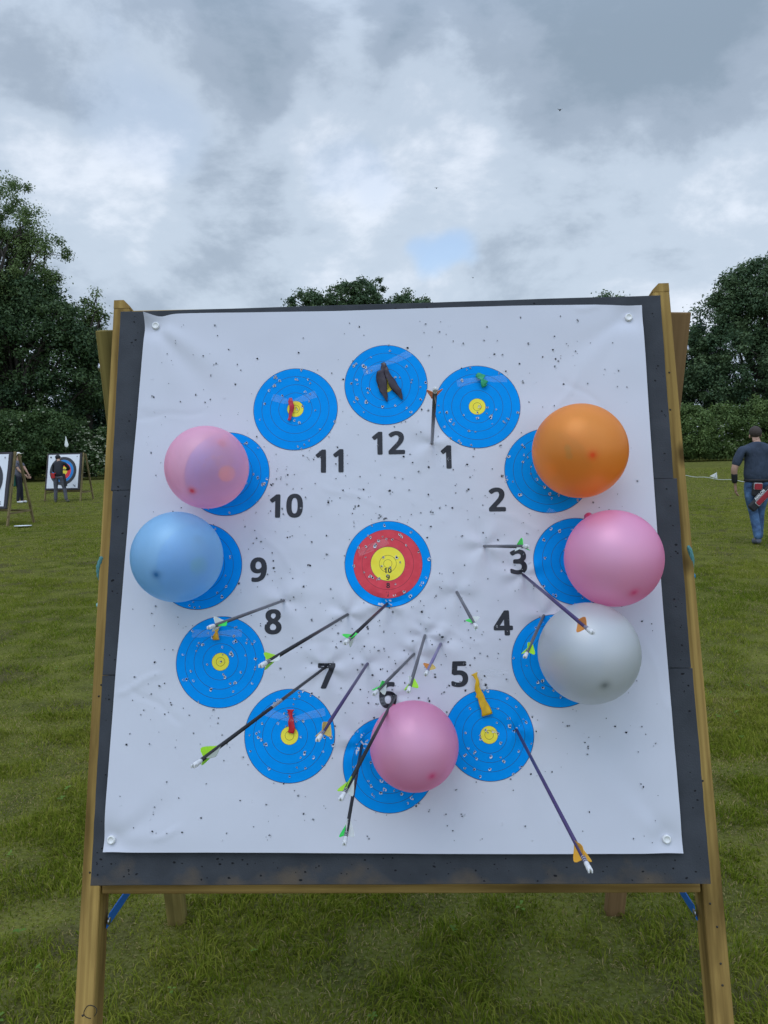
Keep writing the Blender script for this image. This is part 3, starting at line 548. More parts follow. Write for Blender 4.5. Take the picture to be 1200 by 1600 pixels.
for i, (v0, v1, a0, b0, a1, b1) in enumerate(rows):
    b = MB(); c = .0012; nseg = 24
    def prof(t, e):    # slightly uneven cut edge
        return .0014*(float(vnoise(t*14+i*9, 3.3+e))-.5)
    V = []; F = []
    ring_n = []
    for (n_, inset) in ((-.058, 0), (-c, 0), (0, c)):
        ring = []
        for k in range(nseg): t = k/nseg; ring.append((a0+(b0-a0)*t, v0+prof(t, 1), n_, inset, 0, 1))
        for k in range(nseg): t = k/nseg; ring.append((b0+(b1-b0)*t+prof(t, 2), v0+(v1-v0)*t, n_, inset, -1, 0))
        for k in range(nseg): t = k/nseg; ring.append((b1+(a1-b1)*t, v1+prof(t, 3), n_, inset, 0, -1))
        for k in range(nseg): t = k/nseg; ring.append((a1+(a0-a1)*t+prof(t, 4), v1+(v0-v1)*t, n_, inset, 1, 0))
        V += [W3(u_+ix*ins, v_+iy*ins, nn) for (u_, v_, nn, ins, ix, iy) in ring]
    q = 4*nseg
    for r_ in range(2): F += [[r_*q+k, r_*q+(k+1) % q, (r_+1)*q+(k+1) % q, (r_+1)*q+k] for k in range(q)]
    F += [[2*q+k for k in range(q)], [k for k in range(q)][::-1]]
    b.add(V, F, 0, False); LAYERS.append(b)
# arrow holes in the bare foam border: dark slits
def pit(b, u, v, n, r, mi=0, el=1.0, rot=0.0):
    k = 7; V = []
    for j in range(k):
        a = 2*math.pi*j/k; rr = r*random.uniform(.7, 1.25); x, y = rr*math.cos(a)*el, rr*math.sin(a)
        V.append(W3(u+x*math.cos(rot)-y*math.sin(rot), v+x*math.sin(rot)+y*math.cos(rot), n))
    b.add(V, [list(range(k))], mi, False)
for k in range(230):
    side = random.choices('LRBT', (30, 42, 60, 12))[0]
    t = random.random()
    if side == 'L': p = uv(140+48*(1-t)+random.uniform(8, 30)+(0 if t < .5 else -8), 490+t*890)
    elif side == 'R': p = uv(1012+t*80+random.uniform(0, 22), 470+t*900)
    elif side == 'B': p = uv(150+random.random()*940, random.uniform(1340, 1378))
    else: p = uv(240+random.random()*780, random.uniform(474, 484)-t*2+2*0)
    if abs(p[0]) > .63 or not .004 < p[1] < 1.277: continue
    pit(LAYERS[0 if p[1] < .43 else (1 if p[1] < .845 else 2)], p[0], p[1], .0004, random.choice((.0008, .0010, .0013, .0017, .0021)), 1, random.uniform(1, 1.9), random.uniform(-.4, .4))
for b in LAYERS: b.build('foam_layer', [FOAM, PIT], boss)

# ---- arrows: (tip px, nock px, shaft colour, vane colours)
GREY, BLACK, PURP, LAV = 'grey', 'black', 'purple', 'lavender'
ARW = [
 ((675, 692), (680, 607), GREY, ('orange', 'orange', 'pinkw'), 'silver grey arrow with orange vanes pointing up between faces 12 and 1'),
 ((757, 853), (824, 854), GREY, ('green', 'green', 'white'), 'grey arrow lying level just above the number 3'),
 ((818, 898), (926, 989), PURP, ('orange', 'orange', 'orange'), 'purple arrow with orange vanes whose nock hangs over the white balloon'),
 ((714, 925), (744, 980), GREY, ('green', 'white', 'green'), 'short grey arrow with green and white vanes left of the number 4'),
 ((850, 962), (820, 1027), GREY, ('lime', 'lime', 'lime'), 'grey arrow with three lime vanes stuck in face 4 beside the white balloon'),
 ((605, 943), (539, 1005), BLACK, ('green', 'white', 'green'), 'dark arrow stuck at the bottom edge of the red and gold centre face'),
 ((443, 938), (326, 981), GREY, ('white', 'green', 'white'), 'grey arrow above the number 8 with its nock over face 8'),
 ((543, 960), (407, 1041), BLACK, ('lime', 'white', 'lime'), 'dark arrow between the number 8 and the number 7 with lime and white vanes'),
 ((509, 1042), (301, 1198), BLACK, ('lime', 'clearw', 'lime'), 'long black arrow stuck in the number 7, nock far out at the lower left'),
 ((574, 1037), (496, 1157), PURP, ('yellow', 'yellow', 'yellow'), 'purple arrow with pale yellow vanes right of the number 7'),
 ((647, 1022), (584, 1085), GREY, ('green', 'white', 'green'), 'grey arrow with green vanes whose nock reaches the number 6'),
 ((664, 993), (638, 1081), GREY, ('white', 'lime', 'lime'), 'slim grey arrow with white and lime vanes above the pink balloon on face 6'),
 ((689, 1006), (665, 1054), LAV, ('orange', 'yellow', 'orange'), 'short lavender arrow with orange vanes left of the number 5'),
 ((618, 1087), (532, 1250), BLACK, ('lime', 'white', 'lime'), 'black arrow stuck in the number 6 and crossing the pink balloon'),
 ((565, 1165), (538, 1320), BLACK, ('white', 'green', 'white'), 'black arrow stuck in face 6 left of the pink balloon, hanging lowest'),
 ((807, 1140), (923, 1362), PURP, ('yelloworange', 'yelloworange', 'yelloworange'), 'long purple arrow with yellow vanes stuck in face 5, nock over the lower foam edge'),
]
TIPS = [uv(*a[0], .006) for a in ARW]

# ---- the paper sheet
def paper_st(s, t):                            # s: left-right, t: top-bottom -> board u,v
    l = uv(228+(160-228)*t-3.2*math.sin(math.pi*t), 493+(1332-493)*t, .012); r = uv(1003+65*t-1.5*math.sin(math.pi*t), 476+858*t, .012)
    p = l+(r-l)*s
    top = math.sin(math.pi*min(1, s*1.0))*.002+.0016*math.sin(9*s+1)+(-.004*math.exp(-((s-.03)/.02)**2))
    bot = .0008*math.sin(7*s)
    return p+np.array([0, top*(1-t)+bot*t])
PINS = [uv(245, 511), uv(981, 498), uv(176, 1311), uv(1040, 1310)]
FOLDS = [(PINS[0], uv(440, 690), .0040, .26), (PINS[0], uv(300, 760), .0012, .25), (PINS[1], uv(800, 660), .0024, .22), (PINS[1], uv(900, 700), .0016, .22), (PINS[2], uv(330, 1180), .0018, .18), (PINS[2], uv(480, 1325), .0013, .25), (PINS[3], uv(900, 1150), .0015, .2),
         (uv(214, 640), uv(330, 660), .0008, .1)]
CREASE = [(*uv(835, 690), *uv(905, 585), .0012), (*uv(870, 590), *uv(960, 650), -.0010), (*uv(205, 655), *uv(330, 645), -.0009), (*uv(180, 1085), *uv(260, 1050), .0016), (*uv(200, 1070), *uv(290, 1130), -.0013),
          (*uv(395, 820), *uv(470, 900), .0010), (*uv(640, 960), *uv(760, 1010), .0014), (*uv(600, 980), *uv(700, 900), -.0011), (*uv(745, 790), *uv(850, 830), .0010), (*uv(440, 1010), *uv(590, 1000), -.0010), (*uv(235, 1310), *uv(290, 1290), .0016), (*uv(890, 485), *uv(940, 482), .0014), (*uv(1000, 980), *uv(1045, 1120), .0008), (*uv(500, 760), *uv(600, 790), .0009)]
def zpap(u, v):
    u = np.asarray(u, float); v = np.asarray(v, float)
    z = .0065+.022*(v-.66)**2+.0038*(fbm(u*2.6+11, v*2.6+3, 2)-.5)+.0032*(fbm(u*9+40, v*9+5, 2)-.5)
    low = np.clip(1-((u+.0)/.5)**2-((v-.55)/.55)**2, 0, 1)
    z = z+low*(.0042*(fbm(u*17+3, v*17+8, 3)-.5))
    for (p, q, amp, ln) in FOLDS:
        d = q-p; L = np.hypot(*d); d = d/L; x = (u-p[0])*d[0]+(v-p[1])*d[1]; y = -(u-p[0])*d[1]+(v-p[1])*d[0]
        wd = .010+.17*np.clip(x, 0, 1); env = np.clip(x/.02, 0, 1)*np.exp(-(np.clip(x, 0, 9)/ln)**2)
        z = z+amp*env*(np.exp(-((y-wd*.5)/wd)**2)-1.0*np.exp(-((y+wd*.55)/(wd*.8))**2))
    for (x0, y0, x1, y1, am) in CREASE:
        d = np.array([x1-x0, y1-y0]); L = np.hypot(*d); d = d/L; x = (u-x0)*d[0]+(v-y0)*d[1]; y = -(u-x0)*d[1]+(v-y0)*d[0]+.004*np.sin(x*55)
        z = z+am*np.clip(1-np.abs(y)/.011, 0, 1)*np.clip(x/.02, 0, 1)*np.clip((L-x)/.02, 0, 1)
    for p in PINS:
        r = np.hypot(u-p[0], v-p[1]); z = z-(z-.0035)*np.exp(-(r/.03)**2)
    for k, p in enumerate(TIPS):
        du, dv = u-p[0], v-p[1]; r = np.hypot(du, dv); th = np.arctan2(dv, du)
        z = z-.0042*np.exp(-(r/.010)**2)+.0026*np.exp(-((r-.03)/.026)**2)*np.cos(th*(3+k % 3)+k*1.7)
    return np.maximum(z, .0012)
PAPER = mat('printed_paper', (0.625, 0.635, 0.695), rough=.6, spec=.12, trans=.0, var=(.605, .615, .675), vscale=5)
INKB = mat('printed_blue', (.0, .275, .78), rough=.6, spec=.06, var=(.0, .29, .82), vscale=40)
INKR = mat('printed_red', (.72, .075, .10), rough=.5, spec=.12, var=(.65, .06, .08), vscale=60)
INKY = mat('printed_yellow', (.88, .78, .075), rough=.5, spec=.12, var=(.9, .74, .06), vscale=60)
LINE = mat('printed_line', srgb(14, 44, 84), rough=.6)
LINEY = mat('printed_line_brown', srgb(90, 86, 30), rough=.6)
LINER = mat('printed_line_maroon', srgb(130, 32, 44), rough=.6)
INKK = mat('printed_charcoal', srgb(36, 38, 46), rough=.55, spec=.4)
TORN = mat('torn_paper', (.62, .63, .66), rough=.9)
HOLE = mat('hole_dark', (.02, .022, .03), rough=1)
HOLEG = mat('hole_grey', (.16, .17, .19), rough=1)
sheet = thing('target_sheet', 'wrinkled white clock target sheet numbered 1 to 12 pinned on the boss', 'target sheet', mat=bmat(0, .64, .007))
NU, NV = 230, 260
ST = np.array([[paper_st(i/NU, j/NV) for i in range(NU+1)] for j in range(NV+1)])
Z = zpap(ST[..., 0], ST[..., 1])
# curled top left corner
cu_ = np.clip(1-np.hypot((np.arange(NU+1)/NU)[None, :]/.035, (np.arange(NV+1)/NV)[:, None]/.03), 0, 1); Z = Z+cu_**1.5*.02
b = MB(); V = (BO+ST[..., 0:1]*BU+ST[..., 1:2]*BV+Z[..., None]*BN).reshape(-1, 3)
F = [[j*(NU+1)+i, (j+1)*(NU+1)+i, (j+1)*(NU+1)+i+1, j*(NU+1)+i+1] for j in range(NV) for i in range(NU)]
b.add(V, F, 0, True)
# printed faces: (centre px, half width px)
FACES = {12: (603, 602, 64.5), 11: (462, 640, 65.5), 1: (745.5, 636, 67), 2: (856, 735.5, 68), 3: (902, 877, 69), 4: (871, 1032, 72), 5: (764, 1148, 69.5), 6: (608, 1194, 72),
         7: (453, 1149, 70.5), 8: (345, 1034, 69.5), 9: (311, 884.5, 67), 10: (355, 740.5, 66), 0: (606, 881, 67.5)}
FUV = {}
def lay(b, UV, F, dz, mi):
    UV = np.asarray(UV); V = BO+UV[:, 0:1]*BU+UV[:, 1:2]*BV+(zpap(UV[:, 0], UV[:, 1])+dz)[:, None]*BN
    b.add(V, F, mi, True)
for k, (x, y, r) in FACES.items():
    c = uv(x, y, .006); R_ = (uv(x+r, y, .006)[0]-uv(x-r, y, .006)[0])/2*1.003; FUV[k] = (c, R_)
    fb = MB(); lw = .0042
    lines = [1.0, .8, .6, .4, .2, .1]
    rad = [0, .05]
    seg = []                                   # (r0, r1, material)
    prev = 0.0
    for q in sorted(lines):
        if k == 0: m_ = 2 if q <= .4 else (1 if q <= .8 else 0)
        else: m_ = 2 if q <= .2 else 0
        lw_ = (.011 if q == 1.0 else .0085)
        lm = 3 if (q == 1 or (k and q >= .2) or (k == 0 and q in (.8, .4))) else (4 if m_ == 2 else 5)
        n_ = max(1, int((q-prev)*R_/.007))
        for j in range(n_): seg.append((prev+(q-lw_-prev)*j/n_, prev+(q-lw_-prev)*(j+1)/n_, m_))
        seg.append((q-lw_, q, lm)); prev = q
    nth = 96; th = np.linspace(0, 2*math.pi, nth, endpoint=False)
    for (r0, r1, m_) in seg:
        if r0 == 0:
            UV = [c]+[c+R_*r1*np.array([math.cos(a), math.sin(a)]) for a in th]
            lay(fb, UV, [[0, 1+i, 1+(i+1) % nth] for i in range(nth)], .0007, m_)
        else:
            UV = [c+R_*rr*np.array([math.cos(a), math.sin(a)]) for rr in (r0, r1) for a in th]
            lay(fb, UV, [[i, nth+i, nth+(i+1) % nth, (i+1) % nth] for i in range(nth)], .0007, m_)
    fo = fb.build('printed_face', [INKB, INKR, INKY, LINE, LINEY, LINER], sheet, label=('red, gold and blue centre face' if k == 0 else 'blue ringed face with a gold centre, hour %d' % k))

def glyph_mesh(ch, R=None):
    loops = GLYPHS[ch]; pts = [[Vector((x/1000, y/1000, 0)) for x, y in l] for l in loops]
    tris = tessellate_polygon(pts); flat = [p for l in pts for p in l]
    bm = bmesh.new(); vs = [bm.verts.new(p) for p in flat]
    for t in tris:
        try: bm.faces.new([vs[i] for i in t])
        except ValueError: pass
    for _ in range(3):
        es = [e for e in bm.edges if e.calc_length() > .09]
        if es: bmesh.ops.subdivide_edges(bm, edges=es, cuts=1); bmesh.ops.triangulate(bm, faces=bm.faces[:])
    bmesh.ops.recalc_face_normals(bm, faces=bm.faces[:])
    bm.verts.ensure_lookup_table()
    V = np.array([v.co[:2] for v in bm.verts]); F = []
    for f in bm.faces:
        idx = [v.index for v in f.verts]; a, b_, c = V[idx[0]], V[idx[1]], V[idx[2]]
        if (b_[0]-a[0])*(c[1]-a[1])-(b_[1]-a[1])*(c[0]-a[0]) < 0: idx = idx[::-1]
        F.append(idx)
    bm.free(); return V, F
GM = {c: glyph_mesh(c) for c in GLYPHS}
ADV = .478; LADV = {'A': .53, 'V': .5, 'L': .43, 'O': .63, 'N': .62}
def word(s):
    x = 0; out = []
    for ch in s:
        V, F = GM[ch]; out.append((V+[x, 0], F)); x += LADV.get(ch, ADV)
    lo = min(V[:, 0].min() for V, F in out); hi = max(V[:, 0].max() for V, F in out)
    return [(V-[(lo+hi)/2, .286], F) for V, F in out]
NUMS = {'12': (607, 692.5), '11': (515, 720.5), '1': (697, 714.5), '2': (776.5, 781), '3': (810, 878), '4': (786, 973.5), '5': (718, 1053), '6': (606, 1086), '7': (510.5, 1056),
        '8': (427, 971.5), '9': (404, 890), '10': (447.5, 790.5)}
for s, (x, y) in NUMS.items():
    c = uv(x, y, .006); nb_ = MB(); sc = .0862
    for V, F in word(s): lay(nb_, V*[sc*.97, sc]+c, F, .0008, 0)
    nb_.build('printed_number', INKK, sheet, label='printed number '+s)
c, R_ = FUV[0]; nb_ = MB()
for s, q in (('10', .155), ('9', .31), ('8', .50), ('7', .70)):
    for V, F in word(s): lay(nb_, V*.018+c+[0, -q*R_], F, .0009, 0)
nb_.build('ring_values', INKK, sheet)

# arrow holes in the sheet
def hole(b, u, v, r, printed, kind):
    z = float(zpap(u, v)); a0 = random.uniform(0, 6.28)
    if printed:
        k = 11; V = []; gap = random.randint(0, 10)
        ro = r*random.uniform(1.45, 2.1)
        for j in range(k):
            a = a0+2*math.pi*j/k; rr = ro*random.uniform(.65, 1.2); ri = r*random.uniform(.8, 1.05)
            if j == gap or (j+1) % k == gap: rr = ri*1.05
            V.append(W3(u+ri*math.cos(a), v+ri*math.sin(a)*1.1, z+.0011)); V.append(W3(u+rr*math.cos(a), v+rr*math.sin(a)*1.1, z+.0016+random.random()*.0012))
        b.add(V, [[2*j, 2*j+1, (2*j+3) % (2*k), (2*j+2) % (2*k)] for j in range(k)], 1, False)
    else:
        k = random.randint(3, 5); 
        for j in range(k):
            a = a0+random.uniform(-1.6, 1.6); x, y = r*1.0*math.cos(a), r*1.0*math.sin(a); l = r*random.uniform(.5, 1.1)
            p0 = W3(u+x-.4*y, v+y+.4*x, z+.001); p1 = W3(u+x+.4*y, v+y-.4*x, z+.001); p2 = W3(u+x+l*math.cos(a), v+y+l*math.sin(a), z+.001+l*.8)
            b.add([p0, p1, p2], [[0, 1, 2]], 1, False)
    if kind:
        k = 8; V = []; el_ = random.uniform(.7, 1.25)
        for j in range(k):
            a = a0+2*math.pi*j/k; rr = r*random.uniform(.65, 1.15)
            V.append(W3(u+rr*math.cos(a)*el_, v+rr*math.sin(a), z+.0013))
        b.add(V, [list(range(k))], 2 if kind == 1 else 3, False)
cnt = 0
while cnt < 1300:
    s, t = random.random(), random.random()
    p = paper_st(s, t); dc = math.hypot((s-.5)/.5, (t-.5)/.55)
    inface = any(np.hypot(*(p-FUV[k][0])) < FUV[k][1] for k in FUV)
    if inface and random.random() < .45: continue
    if not inface and random.random() > max(.28, 1.15-dc*.8)*(.62 if t > .83 else 1): continue
    if not inface and random.random() > .35+1.0*float(vnoise(p[0]*9+50, p[1]*9)): continue
    if not (.02 < s < .98 and .02 < t < .985): continue
    inface = any(np.hypot(*(p-FUV[k][0])) < FUV[k][1] for k in FUV)
    r = random.choice((.0009, .0011, .0013, .0015, .0018, .0021, .0024, .0028)) if not inface else random.choice((.0012, .0015, .0018, .0022))
    hole(b, p[0], p[1], r*(.82 if not inface else .92), inface, random.choices((0, 1, 2), (.16, .40, .44))[0]); cnt += 1
    if random.random() < .10:
        hole(b, p[0]+random.uniform(-.006, .006), p[1]+random.uniform(-.006, .006), r, inface, random.choice((1, 2)))
b.build('paper', [PAPER, TORN, HOLE, HOLEG], sheet)

# pins
def lathe(b, P, axis, prof, n=20, mi=0, tint=0.5, u0=None):
    axis = unit(axis); ref = np.array([0, 0, 1.0]) if abs(axis[2]) < .9 else np.array([1.0, 0, 0]); a = unit(np.cross(ref, axis)); c = np.cross(axis, a)
    V = [np.asarray(P)+axis*h+r*(math.cos(2*math.pi*k/n)*a+math.sin(2*math.pi*k/n)*c) for h, r in prof for k in range(n)]
    m = len(prof); F = [[i*n+k, i*n+(k+1) % n, (i+1)*n+(k+1) % n, (i+1)*n+k] for i in range(m-1) for k in range(n)]+[list(range(n))[::-1], [(m-1)*n+k for k in range(n)]]
    ti = np.repeat(tint, n) if not np.isscalar(tint) else tint
    b.add(V, F, mi, True, None, ti)
WPL = mat('white_plastic', (.78, .78, .76), rough=.35)
pin0 = None
for k, (p, lb) in enumerate(zip(PINS, ('upper left', 'upper right', 'lower left', 'lower right'))):
    b = MB(); b0 = W3(p[0], p[1], float(zpap(*p))-.001)
    lathe(b, b0, BN, [(0, .0082), (.0025, .0088), (.006, .0088), (.0078, .0080), (.0082, .006), (.0072, .0055), (.0072, .0003)], 22)
    o = b.build('sheet_pin', WPL, None, loc=b0)
    tag(o, 'round white plastic pin in the %s corner of the target sheet' % lb, 'pin', 'white pins holding the sheet')

# ---- balloons
def balloon_mat(name, col, deep, see, pearl=.48, met=.5, lift=.26):
    m = bpy.data.materials.new(name); m.use_nodes = True; t = m.node_tree; n = t.nodes; l = t.links; n.clear()
    out = n.new('ShaderNodeOutputMaterial'); at_ = n.new('ShaderNodeAttribute'); at_.attribute_name = 'tint'
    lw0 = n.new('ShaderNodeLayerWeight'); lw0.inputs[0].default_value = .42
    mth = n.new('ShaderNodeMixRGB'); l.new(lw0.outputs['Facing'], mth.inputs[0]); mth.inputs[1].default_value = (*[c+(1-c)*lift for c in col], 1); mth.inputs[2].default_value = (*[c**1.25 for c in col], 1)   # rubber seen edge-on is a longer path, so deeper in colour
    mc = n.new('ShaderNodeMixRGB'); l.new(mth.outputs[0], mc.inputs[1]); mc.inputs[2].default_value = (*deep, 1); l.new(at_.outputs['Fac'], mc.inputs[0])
    P = n.new('ShaderNodeBsdfPrincipled'); l.new(mc.outputs[0], P.inputs['Base Color']); P.inputs['Roughness'].default_value = pearl
    P.inputs['Specular IOR Level'].default_value = .6; P.inputs['Coat Weight'].default_value = .35; P.inputs['Coat Roughness'].default_value = .38
    P.inputs['Metallic'].default_value = met
    tr = n.new('ShaderNodeBsdfTranslucent'); l.new(mc.outputs[0], tr.inputs[0])
    m1 = n.new('ShaderNodeMixShader'); m1.inputs[0].default_value = .36; l.new(P.outputs[0], m1.inputs[1]); l.new(tr.outputs[0], m1.inputs[2])
    tp = n.new('ShaderNodeBsdfTransparent'); mt = n.new('ShaderNodeMixRGB'); mt.inputs[0].default_value = .75; mt.inputs[1].default_value = (1, 1, 1, 1); l.new(mc.outputs[0], mt.inputs[2]); l.new(mt.outputs[0], tp.inputs[0])
    lw = n.new('ShaderNodeLayerWeight'); lw.inputs[0].default_value = .35
    mr = n.new('ShaderNodeMapRange'); mr.inputs[1].default_value = 0; mr.inputs[2].default_value = .85; mr.inputs[3].default_value = see; mr.inputs[4].default_value = .02; l.new(lw.outputs['Facing'], mr.inputs[0])
    sb = n.new('ShaderNodeMath'); sb.operation = 'MULTIPLY_ADD'; sb.use_clamp = True; l.new(at_.outputs['Fac'], sb.inputs[0]); sb.inputs[1].default_value = -see; l.new(mr.outputs[0], sb.inputs[2])
    m2 = n.new('ShaderNodeMixShader'); l.new(sb.outputs[0], m2.inputs[0]); l.new(m1.outputs[0], m2.inputs[1]); l.new(tp.outputs[0], m2.inputs[2]); l.new(m2.outputs[0], out.inputs[0])
    return m
PINK = balloon_mat('pink_latex', (1.0, .44, .68), (.95, .16, .38), .20, met=.32, lift=.24)
BALL = [
 ('orange', (906, 704.5, 76.5, 73), (926, 711), balloon_mat('orange_latex', (1.0, .43, .04), (.9, .10, .01), .40, pearl=.40, met=.2, lift=.05), 'orange balloon taped over face 2 on the right'),
 ('pink', (958.5, 872, 77.5, 76), (991, 926), PINK, 'largest pink balloon, over face 3 at the right edge of the sheet'),
 ('white', (920, 1020, 79.5, 80), (945, 1071), balloon_mat('pearl_latex', (.77, .79, .79), (.33, .35, .36), .28, met=.45), 'pearly white balloon covering most of face 4'),
 ('pink', (647, 1165, 67, 73.5), (675, 1213), PINK, 'pink balloon over face 6 at the bottom of the clock'),
 ('blue', (277, 870, 73.5, 70), (244, 898), balloon_mat('blue_latex', (.40, .72, .95), (.04, .22, .50), .44, met=.4, lift=.14), 'light blue balloon over face 9 at the left edge'),
 ('pale pink', (323.5, 730, 66, 65.5), (300, 767), balloon_mat('pale_pink_latex', (1.0, .55, .70), (.9, .05, .08), .58, met=.2), 'see-through pale pink balloon over face 10 above the blue one'),
]
for nm, (x, y, rx, ry), (nx, ny), m_, lb in BALL:
    d = ray(x, y); r = (rx+ry)/2
    t0 = 1.5
    for _ in range(6):
        R_ = r/FPX*t0*.985; tt = ((BO+BN*(R_*1.03+.010)-CAM)@BN)/(d@BN); t0 = tt*(d@_fw)
    C_ = CAM+d*tt; dn = ray(nx, ny); w0 = CAM-C_; bb = w0@dn; cc = w0@w0-R_*R_; Np = CAM+dn*(-bb-math.sqrt(max(0, bb*bb-cc)))
    ax = unit(Np-C_)
    prof = []; tint = []
    for i in range(1, 47):
        ph = math.pi*i/48
        h = R_*math.cos(ph); rr = R_*math.sin(ph)
        if ph > 1.9: k_ = ((ph-1.9)/(math.pi-1.9)); h -= R_*.10*k_**2; rr *= 1-.06*k_
        prof.append((h, rr)); tint.append(max(math.exp(-((ph)/.10)**2)*.9, .55*max(0, (ph-2.45)/.69)**1.5)*1.0)
    h, rr = prof[-1]
    prof = [(R_*.9985, .0006), (R_*1.0, .0025)]+prof+[(h-.004, .0065), (h-.009, .0050), (h-.011, .0072), (h-.014, .0075), (h-.017, .0050), (h-.022, .0062), (h-.030, .0088), (h-.0305, .0078), (h-.022, .004)]
    tint = [.95, .95]+tint+[1]*9
    b = MB(); lathe(b, C_, ax, prof, 56, 0, np.array(tint))
    o = b.build('balloon', m_, None, loc=C_); tag(o, lb, 'balloon', 'balloons on the target sheet')
    q = C_-BO; print('balloon', nm, round(R_, 3), 'n', round(float(q@BN), 3), 'axis', np.round([ax@BU, ax@BV, ax@BN], 2))
    # tape from the neck to the sheet
# ---- burst balloon rubber and tape
def scrap(col, pts, label, name='burst_balloon', n0=.004):
    """pts: (px, py, width px, lift m)"""
    m_ = mat(name+'_rubber', col, rough=.42, spec=.5, var=tuple(c*.7 for c in col), vscale=60, bump=.4, bscale=90, bdist=.002)
    b = MB(); P = []
    for (x, y, wd, lf) in pts:
        p = uv(x, y, .008); P.append((p, wd/FPX*1.65, lf))
    pp = [np.array([*p, l]) for p, _, l in P]
    fine = []
    for i in range(len(P)-1):
        for k in range(4):
            t = k/4; t2 = t*t*(3-2*t); fine.append((P[i][0]*(1-t)+P[i+1][0]*t, P[i][1]*(1-t2)+P[i+1][1]*t2, P[i][2]*(1-t)+P[i+1][2]*t))
    fine.append(P[-1]); nk = 12; V = []
    for i, (p, wd, lf) in enumerate(fine):
        q = fine[min(i+1, len(fine)-1)][0]-fine[max(i-1, 0)][0]; q = q/np.hypot(*q); s_ = np.array([-q[1], q[0]])
        for k in range(nk):
            a = 2*math.pi*k/nk; wob = 1+.10*math.sin(3*a+i*.8)
            V.append(W3(*(p+s_*wd/2*math.cos(a)*wob), n0+.007+lf+wd*.085*math.sin(a)*wob+.0008+wd*.12*math.cos(a)*math.sin(i*.45)))
    m = len(fine); F = [[i*nk+k, i*nk+(k+1) % nk, (i+1)*nk+(k+1) % nk, (i+1)*nk+k] for i in range(m-1) for k in range(nk)]+[list(range(nk))[::-1], [(m-1)*nk+k for k in range(nk)]]
    b.add(V, F, 0, True); c = uv(pts[0][0], pts[0][1], .008)
    return b, m_, W3(c[0], c[1], .012)
def scrap_obj(col, lists, label):
    for i, pts in enumerate(lists):
        b_, m_, c = scrap(col, pts, label)
        if i == 0: B, MM, C0 = b_, m_, c
        else: B.add(np.vstack(b_.v), b_.f, 0, True)
    o = B.build('burst_balloon', MM, None, loc=C0); tag(o, label, 'burst balloon', 'burst balloons left on the sheet')
scrap_obj(srgb(200, 35, 62), [[(455, 624, 5, .006), (455, 629, 8, .008), (457, 636, 8, .007), (456, 644, 7, .004), (454, 652, 5, .003), (452, 658, 5, .002)]], 'pinkish red burst balloon scrap hanging on face 11')
scrap_obj(srgb(46, 32, 46), [[(598, 569, 6, .006), (600, 574, 9, .008), (599, 582, 8, .007), (597, 586, 17, .006), (596, 597, 17, .005), (599, 609, 14, .004), (602, 619, 8, .003), (605, 629, 2, .002)],
    [(601, 574, 7, .007), (604, 583, 8, .009), (608, 592, 10, .008), (614, 602, 14, .006), (621, 612, 12, .005), (626, 620, 7, .004), (629, 626, 2, .003)]], 'dark plum burst balloon hanging as two pointed flaps on face 12')
scrap_obj(srgb(30, 168, 112), [[(744, 587, 8, .004), (749, 590, 10, .006), (752, 595, 4, .008), (754, 600, 8, .006), (757, 606, 9, .004)], [(755, 587, 7, .004), (752, 595, 4, .008), (760, 601, 9, .005)]], 'small green knotted burst balloon scrap on face 1')
scrap_obj(srgb(225, 165, 20), [[(339, 978, 12, .004), (340, 984, 8, .006), (340, 988, 4, .007), (339, 993, 8, .005), (339, 1000, 11, .003)]], 'short mustard yellow burst balloon stub on face 8')
scrap_obj(srgb(205, 22, 42), [[(455, 1108, 12, .008), (455, 1112, 8, .008), (456, 1119, 5, .008), (456, 1127, 9, .006), (457, 1136, 10, .005), (455, 1145, 10, .003)]], 'bright red burst balloon with knot on face 7')
scrap_obj(srgb(235, 185, 12), [[(740, 1052, 11, .007), (742, 1056, 6, .009), (745, 1062, 5, .009), (745, 1070, 7, .008), (746, 1078, 9, .006), (752, 1092, 11, .005), (757, 1104, 14, .004), (761, 1117, 17, .003)],
    [(746, 1086, 5, .003), (744, 1090, 3, .002)]], 'long yellow burst balloon hanging over the top of face 5')
TAPE = bpy.data.materials.new('clear_tape'); TAPE.use_nodes = True
_n = TAPE.node_tree.nodes; _l = TAPE.node_tree.links; _P = _n['Principled BSDF']; _P.inputs['Base Color'].default_value = (.8, .85, .9, 1); _P.inputs['Roughness'].default_value = .18
_tp = _n.new('ShaderNodeBsdfTransparent'); _m = _n.new('ShaderNodeMixShader'); _m.inputs[0].default_value = .80
_nz = _n.new('ShaderNodeTexNoise'); _nz.inputs['Scale'].default_value = 38; _nz.inputs['Detail'].default_value = 5
_mr = _n.new('ShaderNodeMapRange'); _mr.inputs[1].default_value = .35; _mr.inputs[2].default_value = .75; _mr.inputs[3].default_value = .985; _mr.inputs[4].default_value = .80
_l.new(_nz.outputs[0], _mr.inputs[0]); _l.new(_mr.outputs[0], _m.inputs[0])
_l.new(_P.outputs[0], _m.inputs[1]); _l.new(_tp.outputs[0], _m.inputs[2]); _l.new(_m.outputs[0], _n['Material Output'].inputs[0])
